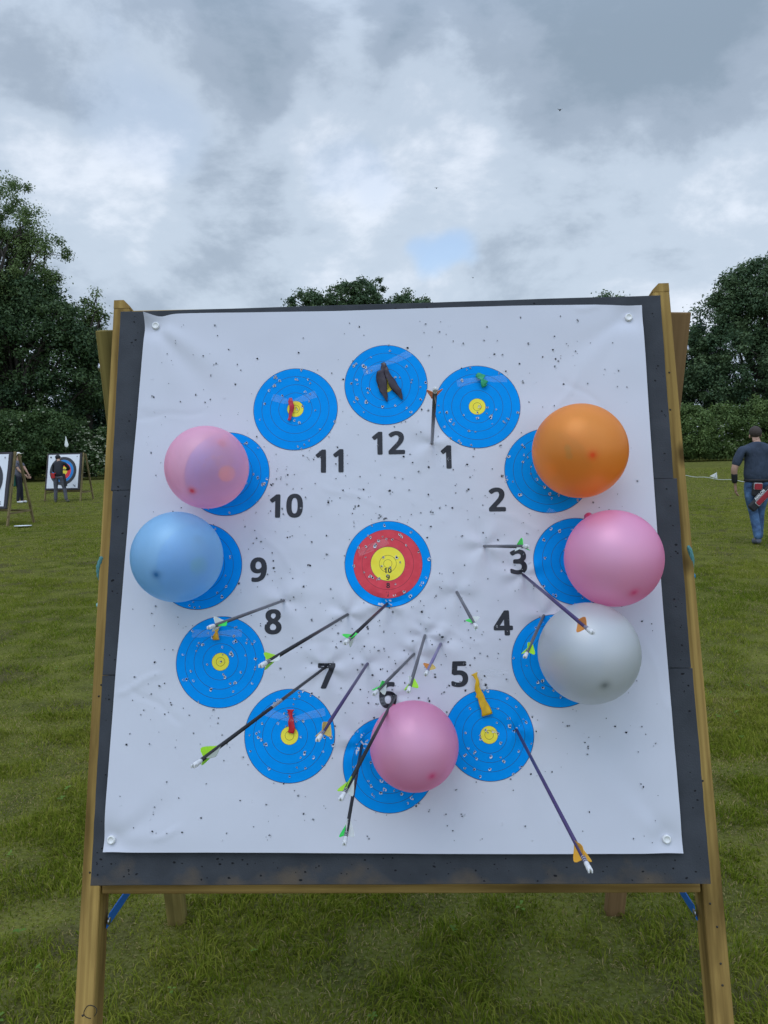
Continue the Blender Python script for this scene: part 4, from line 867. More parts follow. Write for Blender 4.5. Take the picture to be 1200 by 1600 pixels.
for (x0, y0, x1, y1, lb) in [(426, 621, 458, 632, 0), (458, 630, 494, 616, 0), (568, 582, 602, 572, 1), (600, 572, 642, 552, 1), (714, 600, 750, 594, 2), (752, 594, 792, 592, 2), (300, 990, 340, 990, 3), (340, 990, 378, 989, 3),
        (415, 1112, 456, 1124, 4), (456, 1124, 508, 1112, 4), (744, 1054, 792, 1050, 5), (560, 864, 606, 845, 6), (855, 798, 878, 812, 7), (590, 1098, 614, 1092, 8)]:
    b = MB(); a = uv(x0, y0, .008); c = uv(x1, y1, .008); d = (c-a); L = np.hypot(*d); d /= L; s_ = np.array([-d[1], d[0]]); k = 14; V = []
    first = (x0, y0) in ((458, 630), (600, 572), (752, 594), (340, 990), (456, 1124))
    for i in range(k+1):
        t = i/k; near = (1-t) if first else t
        wd = .0085*(1-.55*near**2) if lb < 6 else .0085
        for j in range(5):
            y = (j/4-.5)*2*wd; p = a+d*L*t+s_*y
            z = float(zpap(*p))+.0014+(.009*near**3 if lb < 6 else 0)+.0011*math.sin(9*t+j*1.9)*math.sin(3*t+j)
            V.append(W3(p[0], p[1], z))
    b.add(V, [[i*5+j, (i+1)*5+j, (i+1)*5+j+1, i*5+j+1] for i in range(k) for j in range(4)], 0, True)
    w_ = ('face 11', 'face 12', 'face 1', 'face 8', 'face 7', 'face 5', 'the centre face', 'face 3', 'the number 6')[lb]
    o = b.build('tape_strip', TAPE, None, loc=V[len(V)//2])
    sd_ = ('' if lb > 4 else ('right half of the ' if first else 'left half of the '))
    tag(o, sd_+'clear crinkled tape strip on '+w_, 'tape', 'clear tape strips on the sheet')

# ---- arrows
VC = {'orange': srgb(240, 160, 50), 'green': (.06, .90, .12), 'lime': (.55, .95, .03), 'white': (.88, .90, .86), 'clearw': srgb(190, 195, 180), 'yellow': srgb(232, 205, 110), 'yelloworange': srgb(245, 190, 50), 'pinkw': srgb(225, 200, 195)}
VM = {k: mat('vane_'+k, v, rough=.45, trans=.35) for k, v in VC.items()}
SC = {GREY: mat('shaft_grey', (.10, .10, .11), rough=.4, spec=.4), BLACK: mat('shaft_black', (.012, .012, .014), rough=.4, spec=.35), PURP: mat('shaft_purple', srgb(66, 52, 96), rough=.4, spec=.35), LAV: mat('shaft_lavender', srgb(120, 112, 150), rough=.35)}
NOCK = mat('nock_white', (.8, .8, .8), rough=.3, trans=.2)
DD = unit([-.05, -1, .04])
for i, ((tx, ty), (ex, ey), sc, vc, lb) in enumerate(ARW):
    p = TIPS[i]; T0 = W3(p[0], p[1], float(zpap(*p))); d = ray(ex, ey)
    w0 = CAM-T0; A_ = np.array([[d@d, -d@DD], [d@DD, -DD@DD]]); t_, s_ = np.linalg.solve(A_, [-d@w0, -DD@w0])
    L = float(np.clip(s_, .30, .64)); bb = w0@d; cc = w0@w0-L*L; disc = bb*bb-cc
    E_ = CAM+d*(-bb-(math.sqrt(disc) if disc > 0 else 0)); D = unit(E_-T0); L = float(np.linalg.norm(E_-T0))
    if D@BN < .2: print('arrow bad', i, D)
    T = thing('arrow', lb, 'arrow', T0, 'arrows stuck in the target')
    b = MB(); b.tube([T0-D*.05, T0+D*(L-.022)], .0031 if i not in (0,) else .0034, 12); b.build('shaft', SC[sc], T)
    b = MB(); b.tube([T0+D*(L-.024), T0+D*(L-.020), T0+D*(L-.019), T0+D*(L-.012), T0+D*(L-.005)], [.0034, .0037, .0032, .0038, .0036], 12)
    x_ = unit(np.cross(D, [0, 0, 1.0])); y_ = np.cross(x_, D)
    for s in (-1, 1): b.beam(T0+D*(L-.0065)+x_*s*.0022, T0+D*L+x_*s*.0022, .0020, .0046, x_, ch=.0004)
    b.build('nock', NOCK if sc != LAV else NOCK, T)
    if sc == BLACK or sc == PURP:
        b = MB(); n_ = 9 if i == 8 else 3; s0 = L*.45 if i == 8 else L-.040
        for k in range(n_): b.tube([T0+D*(s0+k*.0055), T0+D*(s0+k*.0055+(.0038 if i == 8 else .0018))], .0033, 10)
        b.build('shaft_print', mat('shaft_print', (.4, .4, .42), rough=.5), T)
    # vanes in the plane of the shaft, 120 degrees apart
    ph = (0.5, 1.57, 3.67, .3, 1.57, 2.6, 1.2, 1.0, 1.0, 3.67, 1.9, 1.4, .9, 1.9, 3.67, 3.67)[i]
    for k, vn in enumerate(vc):
        a = ph+2*math.pi*k/3; rd = math.cos(a)*x_+math.sin(a)*y_; tg = np.cross(D, rd)
        base = L-.036; V = []; prof = [(0, .0030), (.0015, .0098), (.005, .0126), (.010, .0128), (.018, .0112), (.028, .0082), (.038, .0050), (.047, .0026)]
        for (h, r_) in prof:
            o_ = T0+D*(base-h)
            for sg in (-1, 1): V += [o_+rd*.0025+tg*sg*.0004, o_+rd*(r_+.0012)+tg*(sg*.0003+.0016*h/.047)]
        F = []
        for j in range(len(prof)-1):
            q = j*4; F += [[q, q+1, q+5, q+4], [q+2, q+6, q+7, q+3], [q+1, q+3, q+7, q+5]]
        F += [[0, 2, 3, 1], [len(V)-4, len(V)-3, len(V)-1, len(V)-2]]
        b = MB(); b.add(V, F, 0, False); b.build('vane', VM[vn], T)

# ---- rope ends at the posts
ROPE = mat('teal_rope', srgb(38, 100, 108), rough=.8, var=srgb(110, 165, 160), vscale=1, coord='gc', stretch=(120, 300, 1), bump=.6, bscale=1.2, bdist=.002)
ROPEL = mat('pale_teal_tape', srgb(130, 185, 180), rough=.6)
def rp(pts, r, n=-.075):
    P = [np.array([*uv(x, y, n), n+dn]) for x, y, dn in pts]
    out = []
    for i in range(len(P)-1):
        for k in range(6): t = k/6; out.append(P[i]*(1-t)+P[i+1]*t)
    out.append(P[-1]); out = np.array(out)
    for _ in range(2): out[1:-1] = (out[:-2]+out[1:-1]*2+out[2:])/4
    return [W3(*q) for q in out]
b = MB(); P_ = rp([(1069, 846, .0), (1074, 860, .015), (1079, 876, .01), (1079, 898, .0)], .006); b.tube(P_, .0055, 10); t_ = b.build('rope', ROPE, None, loc=P_[0]); tag(t_, 'knotted teal rope tied round the right post of the front stand', 'rope', 'ropes tied to the front stand')
b = MB(); P_ = rp([(1078, 899, .0), (1081, 902, .01), (1083, 900, .0), (1080, 897, -.005)], .006); b.tube(P_, .0055, 10); b.ell(W3(*uv(1080, 900, -.075), -.072), (.009, .008, .008), 12, 8); b.build('knot', mat('blue_rope', srgb(20, 115, 145), rough=.7), t_)
b = MB(); P_ = rp([(1079, 903, .0), (1079, 915, .004), (1077, 932, .0)], .005); b.tube(P_, [.0045+.0012*(k % 2) for k in range(len(P_))], 10); b.build('rope_tail', ROPEL, t_)
b = MB(); P_ = rp([(166, 868, .0), (162, 873, .012), (157, 886, .012), (156, 900, .005), (158, 908, -.005)], .006); 
b.tube(P_, [.0052+.0011*(k % 3 == 0) for k in range(len(P_))], 10); t_ = b.build('rope', ROPE, None, loc=P_[0]); tag(t_, 'twisted teal rope looping out behind the left post of the front stand', 'rope', 'ropes tied to the front stand')
b = MB(); P_ = rp([(164, 950, .0), (158, 947, .006), (153, 944, .0)], .006); b.tube(P_, [.0062]*(len(P_)-2)+[.0055, .003], 10); b.build('rope_end', ROPEL, t_)
# splinter of wood on the top rail

# ------------------------------------------------------------------ the two far stands
FOAMF = mat('far_foam', (0.05, 0.045, 0.05), rough=.9)
WHF = mat('far_paper', (.74, .76, .80), rough=.6)
def col_(c): return mat('face_print', c, rough=.6)
FM = [WHF, col_(srgb(52, 54, 60)), col_(srgb(20, 130, 205)), col_(srgb(225, 50, 60)), col_(srgb(235, 215, 60)), col_(srgb(150, 150, 155))]
def far_stand(feetpx, right_u, yaw, lb, lbs, lbf, zb=.40):
    gx = ground_at(*feetpx); Uf = unit([math.cos(yaw), math.sin(yaw), 0]); Nf0 = np.array([math.sin(yaw), -math.cos(yaw), 0])
    le = RAD(13); Vf = math.cos(le)*np.array([0, 0, 1.0])-math.sin(le)*Nf0; Nf = np.cross(Uf, Vf)
    o = gx-Uf*right_u-Nf0*(-zb*math.tan(le))*1.0+Nf*.09; o = np.array([o[0], o[1], zb])
    T = make_stand(lb, o, Uf, Vf, Nf, 0.0, .655, (FARWOOD, FARWOOD, FARWOOD), .80, False, ())
    Q = lambda u, v, n=0: o+Uf*u+Vf*v+Nf*n
    B = thing('foam_boss', lbs, 'archery boss', Q(0, 0), 'foam bosses on the far stands')
    b = MB(); b.beam(Q(0, .0, -.03), Q(0, 1.30, -.03), 1.31, .058, Uf, ch=.006); b.build('foam_slab', FOAMF, B)
    F_ = thing('target_sheet', lbf, 'target sheet', Q(0, .66, .002), 'ringed target sheets on the far stands')
    b = MB(); n_ = 10; V = []; hw = .59
    for j in range(n_+1):
        for i in range(n_+1):
            u_, v_ = (i/n_-.5)*2*hw, .05+1.20*j/n_; V.append(Q(u_, v_, .006+.004*math.sin(i*1.7+j*.9)))
    b.add(V, [[j*(n_+1)+i, j*(n_+1)+i+1, (j+1)*(n_+1)+i+1, (j+1)*(n_+1)+i] for j in range(n_) for i in range(n_)], 0, True); b.build('paper', WHF, F_)
    b = MB(); th = np.linspace(0, 2*math.pi, 72, endpoint=False); lay_ = .0125
    bands = [(.505, .455, 1), (.455, .45, 5), (.45, .40, 1), (.40, .30, 2), (.30, .20, 3), (.20, 0, 4)]
    bands = [(.505, .40, 1), (.40, .395, 5), (.395, .20*1.5, 2), (.30, .298, 5), (.298, .16, 3), (.16, 0, 4)]
    for r0, r1, m_ in bands:
        if r1 == 0: V = [Q(0, .66, lay_)]+[Q(r0*math.cos(a), .66+r0*math.sin(a), lay_) for a in th]; b.add(V, [[0, 1+i, 1+(i+1) % 72] for i in range(72)], m_, False)
        else: V = [Q(rr*math.cos(a), .66+rr*math.sin(a), lay_) for rr in (r1, r0) for a in th]; b.add(V, [[i, 72+i, 72+(i+1) % 72, (i+1) % 72] for i in range(72)], m_, False)
    b.build('printed_rings', FM, F_)
    b = MB()
    for (u_, v_, s_) in ((-.50, 1.16, .055), (.50, 1.17, .035)):
        b.add([Q(u_-s_/2, v_-s_/2, .014), Q(u_+s_/2, v_-s_/2, .014), Q(u_+s_/2, v_+s_/2, .014), Q(u_-s_/2, v_+s_/2, .014)], [[0, 1, 2, 3]], 1 if u_ < 0 else 5, False)
    u_, v_ = .46, .13
    for (a0, a1, a2, a3) in ((-.06, .03, -.02, .055), (-.03, .0, .02, .03), (.0, -.03, .05, -.01), (.01, .02, .045, .035)):
        b.add([Q(u_+a0, v_+a1, .014), Q(u_+a2, v_+a1-.012, .014), Q(u_+a2, v_+a3, .014)], [[0, 1, 2]], 1, False)
    b.build('printed_marks', FM, F_)
    return Q
Q1 = far_stand((21, 821), .675, -.28, 'nearer far stand at the left edge, a white disc by its foot', 'dark boss on the stand cut by the left edge of the picture', 'white sheet whose black ring is cut by the left edge of the picture')
Q2 = far_stand((130, 782), .675, -.16, 'farthest target stand, where the archer in the black jacket leans in', 'dark boss behind the archer in the black jacket', 'white sheet with black, blue, red and gold rings behind the archer in black')
# white disc on the grass
g = ground_at(36, 824); b = MB(); lathe(b, g+[0, 0, .03], (0, .05, 1), [(0, .17), (.006, .185), (.012, .18), (.016, .09), (.016, .002)], 28)
tag(b.build('white_disc', WHF, None, loc=g), 'flat white disc lying on the grass by the near left stand', 'disc')
# pennant above the far stand
p = at(103, 697, Q2(0, 1.3)[1]+.1); b = MB(); T = thing('wind_flag', 'small white flag on a thin rod on top of the farthest target stand', 'flag', p-[0, 0, .12])
b.tube([p-[0, 0, .14], p+[.0, 0, .36]], .006, 6); b.build('rod', mat('rod_grey', (.25, .27, .25), rough=.5), T)
b = MB(); V = []; prof = [(.34, .005), (.28, .018), (.20, .036), (.10, .062), (.04, .075), (-.02, .05), (-.04, .02)]
for h, r_ in prof: V += [p+[-r_*.8+.02, -.012, h], p+[.02, -.034, h-.004], p+[r_*1.0+.02, -.012, h]]
V2 = [v+np.array([0, .012, 0]) for v in V]; n_ = len(V)
b.add(V+V2, [[i*3+j, i*3+j+1, i*3+j+4, i*3+j+3] for i in range(len(prof)-1) for j in range(2)]+[[n_+i*3+j, n_+i*3+j+3, n_+i*3+j+4, n_+i*3+j+1] for i in range(len(prof)-1) for j in range(2)], 0, True)
b.build('cloth', mat('flag_white', (.8, .82, .78), rough=.7), T)
# boundary line with a pennant, right
R0 = ground_at(1060, 744); R1 = ground_at(1260, 765)
b = MB(); P_ = [R0+(R1-R0)*k/30+np.array([0, 0, .055+.02*math.sin(k*.9)]) for k in range(31)]; b.tube(P_, .012, 6)
tag(b.build('boundary_rope', mat('rope_white', (.62, .64, .60), rough=.8), None, loc=R0), 'thin white boundary rope low over the grass on the right', 'rope')
g = ground_at(1115, 752); T = thing('marker_pennant', 'small white triangular pennant beside the boundary rope', 'pennant', g)
b = MB(); b.tube([g, g+[.12, 0, .36]], .008, 6); b.build('peg', mat('peg', (.3, .3, .3)), T)
b = MB(); q = [g+[.12, 0, .34], g+[-.15, .01, .20], g+[.15, .03, .10]]; b.add([v+np.array([0, -.006, 0]) for v in q]+[v+np.array([0, .006, 0]) for v in q], [[0, 1, 2], [5, 4, 3], [0, 3, 4, 1], [1, 4, 5, 2], [2, 5, 3, 0]], 0, False); b.build('flag_cloth', mat('pennant_white', (.8, .8, .78), rough=.7), T)
# birds
BIRD = mat('bird_black', (.02, .02, .022), rough=.8)
for (x, y, Y, s_, lb) in ((875, 172, 70, .30, 'highest of the tiny dark birds in the sky, upper right'), (682, 294, 80, .26, 'tiny dark bird in the middle of the sky'), (739, 434, 85, .24, 'tiny dark bird low above the top edge of the boss')):
    c = at(x, y, Y); b = MB(); b.ell(c, (s_*.22, s_*.6, s_*.2), 8, 6)
    for sx in (-1, 1):
        b.add([c+[0, .15*s_, .05*s_], c+[0, -.25*s_, .05*s_], c+[sx*.9*s_, -.2*s_, .35*s_], c+[sx*.5*s_, .2*s_, .28*s_], c+[0, -.05*s_, .12*s_]], [[0, 1, 2, 3], [0, 3, 4], [4, 2, 1]], 0, False)
    tag(b.build('bird', BIRD, None, loc=c), lb, 'bird', 'birds in the sky')


# ------------------------------------------------------------------ people
SKIN = mat('skin', (.42, .25, .18), rough=.55, spec=.4)
def skin_mesh(name, J, E, mat_, root, Mw, parent=None, sub=2):
    names = list(J); me = bpy.data.meshes.new(name+'_tmp')
    inv = (wmat(parent).inverted() if parent is not None else Matrix.Identity(4))
    me.from_pydata([J[k][0] for k in names], [(names.index(a), names.index(b)) for a, b in E], [])
    o = bpy.data.objects.new(name, me); COL.objects.link(o)
    md = o.modifiers.new('s', 'SKIN'); md.use_smooth_shade = True; md.branch_smoothing = .9
    for k, nm in enumerate(names):
        sv = me.skin_vertices[0].data[k]; r = J[nm][1]; sv.radius = (r, r) if np.isscalar(r) else r; sv.use_root = nm == root
    sb = o.modifiers.new('u', 'SUBSURF'); sb.levels = sub; sb.render_levels = sub
    dg = bpy.context.evaluated_depsgraph_get(); ev = o.evaluated_get(dg); m2 = bpy.data.meshes.new_from_object(ev)
    o.modifiers.clear(); o.data = m2; bpy.data.meshes.remove(me); m2.name = name
    m2.materials.clear(); m2.materials.append(mat_)
    for p in m2.polygons: p.use_smooth = True
    m2.transform(inv @ Mw)
    if parent is not None: o.parent = parent
    return o
def sub(J, ks, grow=0.0, over={}):
    out = {}
    for k in ks:
        r = J[k][1]; r = tuple(a+grow for a in r) if not np.isscalar(r) else r+grow
        out[k] = (J[k][0], r)
    out.update(over); return out
ARM = lambda s: ['sh'+s, 'el'+s, 'wr'+s]
def person(label, pos, yaw, sc, P, shirt, trou, shoe, hairm, cap=None, sleeve=.5, hair=True, extras=None):
    """P: joint positions (x right, y forward, z up) in metres for a 1.76 m figure"""
    J = {'pelvis': ((0, 0, .95), (.135, .10)), 'waist': ((0, 0, 1.08), (.135, .10)), 'chest': ((0, 0, 1.27), (.165, .115)), 'upper': ((0, 0, 1.40), (.15, .095)),
         'neck': ((0, .0, 1.49), .056), 'jaw': ((0, .03, 1.575), (.055, .062)), 'head': ((0, .02, 1.65), (.073, .09)), 'crown': ((0, .01, 1.715), (.058, .07))}
    for s, x in (('L', -1), ('R', 1)):
        J.update({'sh'+s: ((x*.18, 0, 1.40), .058), 'el'+s: ((x*.25, -.02, 1.13), .043), 'wr'+s: ((x*.26, .06, .90), .027), 'pa'+s: ((x*.26, .08, .835), .032),
                  'hip'+s: ((x*.085, 0, .88), .088), 'kn'+s: ((x*.10, .02, .49), .055), 'an'+s: ((x*.10, -.02, .085), .038), 'to'+s: ((x*.11, .13, .03), .03)})
    for k, v in P.items():
        if k in J and not k.endswith('_r'): J[k] = (v, J[k][1])
        if k+'_r' in P: J[k] = (J[k][0], P[k+'_r'])
    Mw = Matrix.Translation(Vector([float(a) for a in pos])) @ Matrix.Rotation(yaw, 4, 'Z') @ Matrix.Scale(sc, 4)
    Jb = {k: (p_, (tuple(a*(.60 if k == 'upper' else .72) for a in r) if not np.isscalar(r) else r*.76) if k in ('pelvis', 'waist', 'chest', 'upper', 'hipL', 'hipR', 'knL', 'knR', 'shL', 'shR') else r) for k, (p_, r) in J.items()}; E = [('pelvis', 'waist'), ('waist', 'chest'), ('chest', 'upper'), ('upper', 'neck'), ('neck', 'jaw'), ('jaw', 'head'), ('head', 'crown')]
    hd = np.array(J['head'][0]); jw = np.array(J['jaw'][0]); fwd = np.array(P.get('face', (0, 1, 0)), float); fwd = unit(fwd); upv = unit(np.array(J['crown'][0])-jw)
    fwd = unit(fwd-upv*(fwd@upv)); sd_ = np.cross(fwd, upv)
    nose = hd*.6+jw*.4+fwd*.102
    Jb['nose'] = (tuple(nose), .013); E.append(('jaw', 'nose'))
    for s, x in (('L', -1), ('R', 1)):
        E += [('upper', 'sh'+s), ('sh'+s, 'el'+s), ('el'+s, 'wr'+s), ('wr'+s, 'pa'+s), ('pelvis', 'hip'+s), ('hip'+s, 'kn'+s), ('kn'+s, 'an'+s), ('an'+s, 'to'+s)]
        w_ = np.array(J['wr'+s][0]); p_ = np.array(J['pa'+s][0]); d = unit(p_-w_); f_ = np.array([0, 1.0, 0]); f_ = unit(f_-d*(f_@d)); q_ = np.cross(d, f_)*x
        for i, (o_, ln) in enumerate(((-.030, .052), (-.010, .064), (.010, .060), (.028, .048))):
            m1 = p_+d*(.035+ln*.3)+f_*o_; m2 = m1+d*ln*.55-q_*.010; m3 = m2+d*ln*.3-q_*.020
            for nm, q in ((f'f{s}{i}a', m1), (f'f{s}{i}b', m2), (f'f{s}{i}c', m3)): Jb[nm] = (tuple(q), .0088)
            E += [('pa'+s, f'f{s}{i}a'), (f'f{s}{i}a', f'f{s}{i}b'), (f'f{s}{i}b', f'f{s}{i}c')]
        t1 = w_+d*.03+f_*.034-q_*.01; t2 = t1+d*.035+f_*.016-q_*.01
        Jb['t1'+s] = (tuple(t1), .010); Jb['t2'+s] = (tuple(t2), .009); E += [('wr'+s, 't1'+s), ('t1'+s, 't2'+s)]
    body = skin_mesh('person', Jb, E, SKIN, 'pelvis', Matrix.Identity(4))
    body.matrix_world = Mw; tag(body, label, 'person')
    bpy.context.view_layer.update()
    I = Matrix.Identity(4); Mb = body.matrix_basis.copy()
    def kid(name, J_, E_, m_, root, sub_=2): return skin_mesh(name, J_, E_, m_, root, Mb, parent=body, sub=sub_)
    # clothes
    js = sub(J, ['pelvis', 'waist', 'chest', 'upper', 'shL', 'shR'], .022)
    pel = np.array(J['pelvis'][0]); js['pelvis'] = (tuple(pel+np.array([0, .0, -.10])), tuple(a+.042 for a in J['pelvis'][1]))
    js['collar'] = (tuple(np.array(J['neck'][0])+np.array([0, -.012, .022])), (.084, .080))
    Ej = [('pelvis', 'waist'), ('waist', 'chest'), ('chest', 'upper'), ('upper', 'collar'), ('upper', 'shL'), ('upper', 'shR')]
    for s in 'LR':
        if sleeve >= 2:
            js['el'+s] = (J['el'+s][0], .058); js['wr'+s] = (tuple(np.array(J['wr'+s][0])*.93+np.array(J['el'+s][0])*.07), .040); Ej += [('sh'+s, 'el'+s), ('el'+s, 'wr'+s)]
        else:
            e_ = np.array(J['el'+s][0]); s_ = np.array(J['sh'+s][0]); js['el'+s] = (tuple(s_+(e_-s_)*sleeve), .062); Ej += [('sh'+s, 'el'+s)]
    kid('shirt', js, Ej, shirt, 'pelvis')
    jt = sub(J, ['pelvis', 'hipL', 'hipR'], .012); Et = []
    jt['pelvis'] = (tuple(np.array(J['pelvis'][0])-[0, 0, .01]), (.105, .095))
    for s in 'LR':
        k_ = np.array(J['kn'+s][0]); a_ = np.array(J['an'+s][0]); h_ = np.array(J['hip'+s][0])
        jt['th'+s] = (tuple((h_+k_)/2), P.get('thick', .083)); jt['kn'+s] = (tuple(k_), .068); jt['ca'+s] = (tuple((k_+a_)/2), .064); jt['an'+s] = (tuple(a_+np.array([0, 0, -.03])), .056)
        Et += [('pelvis', 'hip'+s), ('hip'+s, 'th'+s), ('th'+s, 'kn'+s), ('kn'+s, 'ca'+s), ('ca'+s, 'an'+s)]
    kid('trousers', jt, Et, trou, 'pelvis')
    for s in 'LR':
        a_ = np.array(J['an'+s][0]); t_ = np.array(J['to'+s][0])
        kid('shoe', {'a': (tuple(a_+[0, -.03, -.035]), .044), 'b': (tuple((a_+t_)/2+[0, 0, -.01]), .042), 'c': (tuple(t_+[0, .02, .004]), .038)}, [('a', 'b'), ('b', 'c')], shoe, 'b')
    # hair, cap, eyes, mouth
    R3 = np.array([sd_, fwd, upv]); A = np.array(Mb)
    def part(name, c, r, m_, Rr=R3, n_=16, k_=10, clip=None):
        b = MB(); b.ell((0, 0, 0), r, n_, k_); V = b.v[0]
        if clip: V = clip(V)
        V = V@Rr+c; b.v[0] = V@A[:3, :3].T+A[:3, 3]; return b.build(name, m_, body)
    hc = hd*.62+np.array(J['crown'][0])*.38
    def hclip(V):
        V = V.copy(); z0 = -.055+.085*np.clip((V[:, 1]+.02)/.10, 0, 1); V[:, 2] = np.where(V[:, 2] < z0, z0+(V[:, 2]-z0)*.15, V[:, 2]); return V
    part('hair', hc+upv*.004-fwd*.006, (.084, .101, .092), hairm, clip=hclip)
    for x in (-1, 1):
        part('eye', hd*.75+jw*.25+fwd*.083+sd_*x*.031, (.012, .010, .007), INK, n_=8, k_=6)
        part('ear', hd*.7+jw*.3+sd_*x*.078-fwd*.005, (.010, .020, .030), SKIN, n_=8, k_=6)
    part('mouth', jw+fwd*.066-upv*.012, (.022, .008, .005), mat('lips', (.3, .11, .09), rough=.5), n_=8, k_=6)
    if cap is not None:
        def cclip(V): V = V.copy(); V[:, 2] = np.maximum(V[:, 2], -.002); return V
        c_ = part('cap', hc+upv*.010, (.092, .112, .098), cap, clip=cclip)
        part('cap_peak', hc+fwd*.125+upv*.012, (.070, .075, .009), cap)
    return body, J, Mb, kid

DENIM = mat('blue_jeans', srgb(84, 118, 156), rough=.85, var=srgb(46, 70, 104), vscale=7, bump=.9, bscale=9, bdist=.05)
SLATE = mat('slate_shirt', srgb(52, 64, 82), rough=.85, var=srgb(42, 52, 68), vscale=6, bump=.9, bscale=7, bdist=.06, stretch=(1, 1, .6))
BLKC = mat('black_jacket', (.012, .013, .018), rough=.85, bump=.4, bscale=9, bdist=.03); GRYT = mat('grey_trousers', srgb(92, 92, 100), rough=.85, var=srgb(72, 72, 80), vscale=7, bump=.5, bscale=9, bdist=.04)
GRYS = mat('grey_tee', srgb(88, 88, 98), rough=.85, bump=.4, bscale=9, bdist=.03); NAVY = mat('navy_trousers', (.014, .015, .026), rough=.85)
HBR = mat('brown_hair', (.045, .032, .026), rough=.8, bump=.5, bscale=90); BLK = mat('black_fabric', (.012, .012, .015), rough=.7); WSH = mat('white_shoes', (.7, .7, .7), rough=.5); BRSH = mat('worn_shoes', (.09, .10, .13), rough=.7)
REDF = mat('red_fabric', srgb(150, 28, 42), rough=.6); REDD = mat('bright_red_fabric', srgb(170, 30, 30), rough=.6); PIPE = mat('pale_piping', (.5, .5, .5), rough=.5); GREENF = mat('green_fabric', srgb(20, 80, 66), rough=.7)

# the archer walking away on the right
g = ground_at(1181, 850)
PR = {'neck': (0, .03, 1.49), 'jaw': (.015, .115, 1.53), 'head': (.01, .10, 1.60), 'crown': (.0, .08, 1.67), 'face': (.1, .75, -.65),
      'upper': (0, 0, 1.41), 'chest_r': (.19, .14), 'waist_r': (.175, .135), 'upper_r': (.17, .11), 'pelvis_r': (.16, .12),
      'shL': (-.215, 0, 1.39), 'elL': (-.33, -.01, 1.10), 'wrL': (-.285, .05, .865), 'paL': (-.27, .07, .80),
      'shR': (.215, 0, 1.39), 'elR': (.33, .0, 1.10), 'wrR': (.30, .10, .88), 'paR': (.29, .12, .82), 'shL_r': .07, 'shR_r': .07, 'elL_r': .05, 'elR_r': .05, 'wrL_r': .03,
      'hipL': (-.10, 0, .87), 'hipR': (.10, 0, .87), 'knL': (-.05, -.02, .48), 'anL': (-.02, -.13, .10), 'toL': (-.02, .02, .03), 'knR': (.075, .06, .48), 'anR': (.06, .04, .085), 'toR': (.06, .19, .03), 'thick': .10}
for k, v in {'chest': (0, 0, 1.27), 'waist': (0, 0, 1.08), 'pelvis': (0, 0, .95)}.items(): PR.setdefault(k, v)
body, J, Mb, kid = person('man in slate shirt and blue jeans walking away at the right edge, head bowed', g, RAD(-3), 1.0, PR, SLATE, DENIM, BRSH, HBR, sleeve=.92)
kid('arm_guard', {'a': ((-.322, .0, 1.06), .047), 'b': ((-.31, .02, .97), .046), 'c': ((-.295, .045, .895), .038)}, [('a', 'b'), ('b', 'c')], BLK, 'b')
A = np.array(Mb); X = lambda V: np.asarray(V, float)@A[:3, :3].T+A[:3, 3]
b = MB(); th = np.linspace(0, 2*math.pi, 28, endpoint=False)
V = []; 
for z, g_ in ((.895, 0), (.897, .004), (.933, .004), (.935, 0)): V += [(( .174+g_)*math.cos(a), (.142+g_)*math.sin(a), z+.02) for a in th]
b.add(X(V), [[i*28+k, i*28+(k+1) % 28, (i+1)*28+(k+1) % 28, (i+1)*28+k] for i in range(3) for k in range(28)], 0, True); b.build('belt', BLK, body)
# his quiver: a pouch and a slanted tube
T = thing('hip_quiver', 'black and red hip quiver slung behind the walking man, white lettering on it', 'quiver', X([(.05, -.17, .80)])[0])
Ry = lambda a: np.array([[math.cos(a), 0, math.sin(a)], [0, 1, 0], [-math.sin(a), 0, math.cos(a)]])
def rbox(c, sx, sy, sz, ang, name, m_, ch=.02):
    b = MB(); ca, sa = math.cos(ang), math.sin(ang); up_ = np.array([sa, 0, ca]); sd2 = np.array([ca, 0, -sa])
    V0 = [np.array(c)-up_*sz/2, np.array(c)+up_*sz/2]
    b.beam(V0[0], V0[1], sx, sy, sd2, ch=ch); b.v[0] = X(b.v[0]); return b.build(name, m_, T)
rbox((-.06, -.165, .81), .155, .05, .20, RAD(2), 'pouch_back', BLK)
rbox((-.06, -.192, .855), .118, .012, .098, RAD(3), 'pouch_trim', PIPE, .01)
rbox((-.06, -.198, .852), .106, .012, .086, RAD(3), 'pouch_front', REDF, .01)
rbox((-.01, -.20, .695), .125, .06, .46, RAD(43), 'quiver_tube', BLK)
rbox((.010, -.232, .705), .082, .012, .30, RAD(43), 'quiver_trim', PIPE, .01)
rbox((.011, -.238, .706), .070, .012, .285, RAD(43), 'quiver_panel', REDF, .01)
b = MB(); a43 = RAD(43); upq = np.array([math.sin(a43), 0, math.cos(a43)]); sdq = np.array([math.cos(a43), 0, -math.sin(a43)])
for V, F in word('AVALON'):
    q = np.array([-.055, -.2315, .735])+V[:, 0:1]*.058*upq-V[:, 1:2]*.075*sdq*1.0
    b.add(X(q), F, 0, False)
b.build('lettering', mat('letter_white', (.75, .75, .75), rough=.5), T)

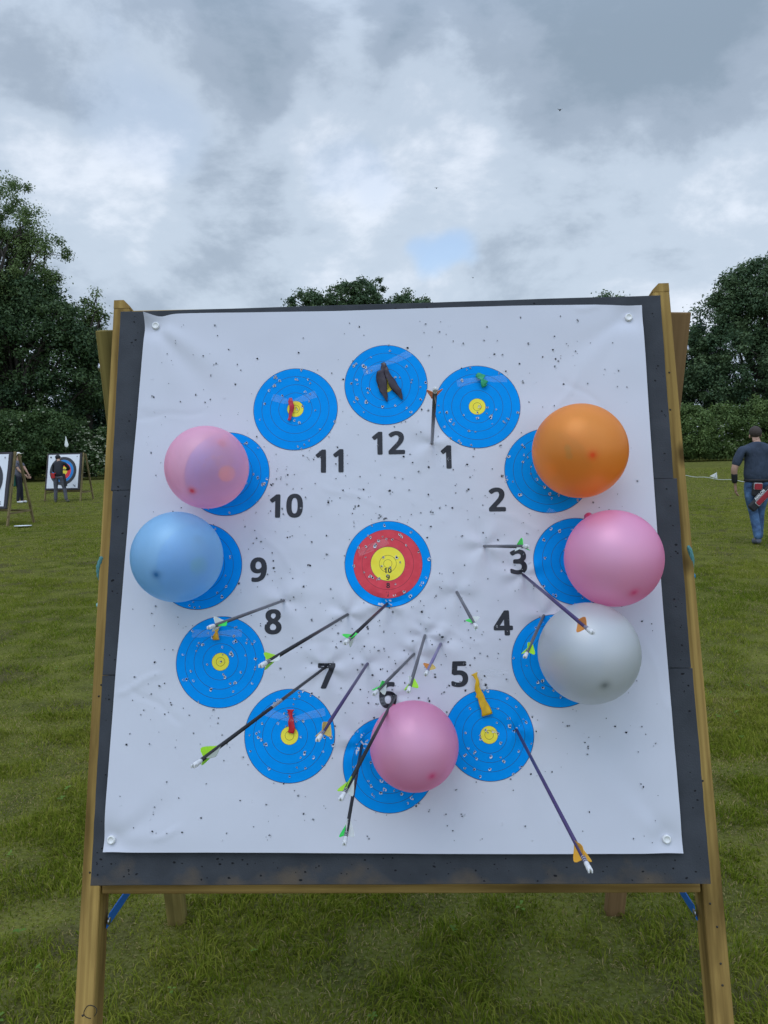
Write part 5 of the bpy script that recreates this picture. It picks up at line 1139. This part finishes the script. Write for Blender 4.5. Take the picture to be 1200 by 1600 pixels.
# archer in black leaning to the far stand
g = ground_at(94, 785)
PB = {'upper': (-.03, .16, 1.36), 'chest': (-.01, .10, 1.25), 'neck': (-.055, .24, 1.44), 'jaw': (-.09, .32, 1.47), 'head': (-.10, .34, 1.54), 'crown': (-.105, .33, 1.60), 'face': (.0, .8, -.5),
      'shL': (-.20, .16, 1.34), 'shR': (.17, .18, 1.36), 'elL': (-.23, .20, 1.07), 'wrL': (-.08, .38, 1.10), 'paL': (-.02, .43, 1.12), 'elR': (.27, .32, 1.16), 'wrR': (.10, .48, 1.12), 'paR': (.05, .53, 1.12),
      'chest_r': (.18, .13), 'upper_r': (.165, .11), 'hipL': (-.09, 0, .87), 'hipR': (.09, 0, .87), 'knL': (-.13, .02, .49), 'anL': (-.15, 0, .085), 'toL': (-.19, .13, .03), 'knR': (.16, .04, .49), 'anR': (.22, .0, .085), 'toR': (.27, .12, .03), 'thick': .09}
bodyB, J, Mb, kidB = person('archer in black jacket, black cap and grey trousers leaning towards the farthest target', g, RAD(4), .97, PB, BLKC, GRYT, mat('tan_shoes', (.10, .10, .07), rough=.7), BLK, cap=BLK, sleeve=2)
A = np.array(Mb)
T = thing('hip_quiver', 'red and black pouch quiver on the left hip of the archer in black', 'quiver', X([(-.15, -.10, .95)])[0])
rbox((-.15, -.115, .93), .13, .05, .16, RAD(0), 'pouch', REDD, .015); rbox((-.15, -.11, 1.015), .20, .06, .03, RAD(-4), 'pouch_belt', REDD, .008)
T = thing('hip_quiver', 'long black quiver hanging at the right hip of the archer in black', 'quiver', X([(.19, .0, .75)])[0])
rbox((.205, -.02, .78), .10, .06, .46, RAD(-8), 'quiver_tube', BLK)

# person behind the near left stand, white cap
g = ground_at(31, 786)
PC = {'shL': (-.10, .12, 1.38), 'elL': (-.02, .24, 1.18), 'wrL': (.04, .34, 1.00), 'paL': (.05, .37, .94), 'shR': (.12, -.05, 1.39), 'elR': (.17, .08, 1.14), 'wrR': (.16, .26, .98), 'paR': (.16, .31, .93),
      'anL': (-.07, .06, .085), 'toL': (-.07, .21, .03), 'knL': (-.06, .06, .49), 'anR': (.09, -.04, .085), 'toR': (.09, .12, .03), 'head': (0, .05, 1.64), 'jaw': (0, .07, 1.565), 'crown': (0, .02, 1.705), 'face': (0, .9, -.35)}
bodyC, J, Mb, kidC = person('person in white cap, grey T-shirt and navy trousers seen through the near left stand', g, RAD(-78), .98, PC, GRYS, NAVY, WSH, HBR, cap=mat('white_cap', (.75, .72, .66), rough=.7), sleeve=.6)
A = np.array(Mb)
T = thing('hip_quiver', 'green quiver on the hip of the person in the white cap', 'quiver', X([(.16, -.10, .80)])[0])
rbox((.19, -.10, .80), .12, .10, .42, RAD(6), 'quiver_tube', GREENF); rbox((.19, -.10, 1.0), .09, .07, .05, RAD(0), 'quiver_mouth', PIPE, .008)
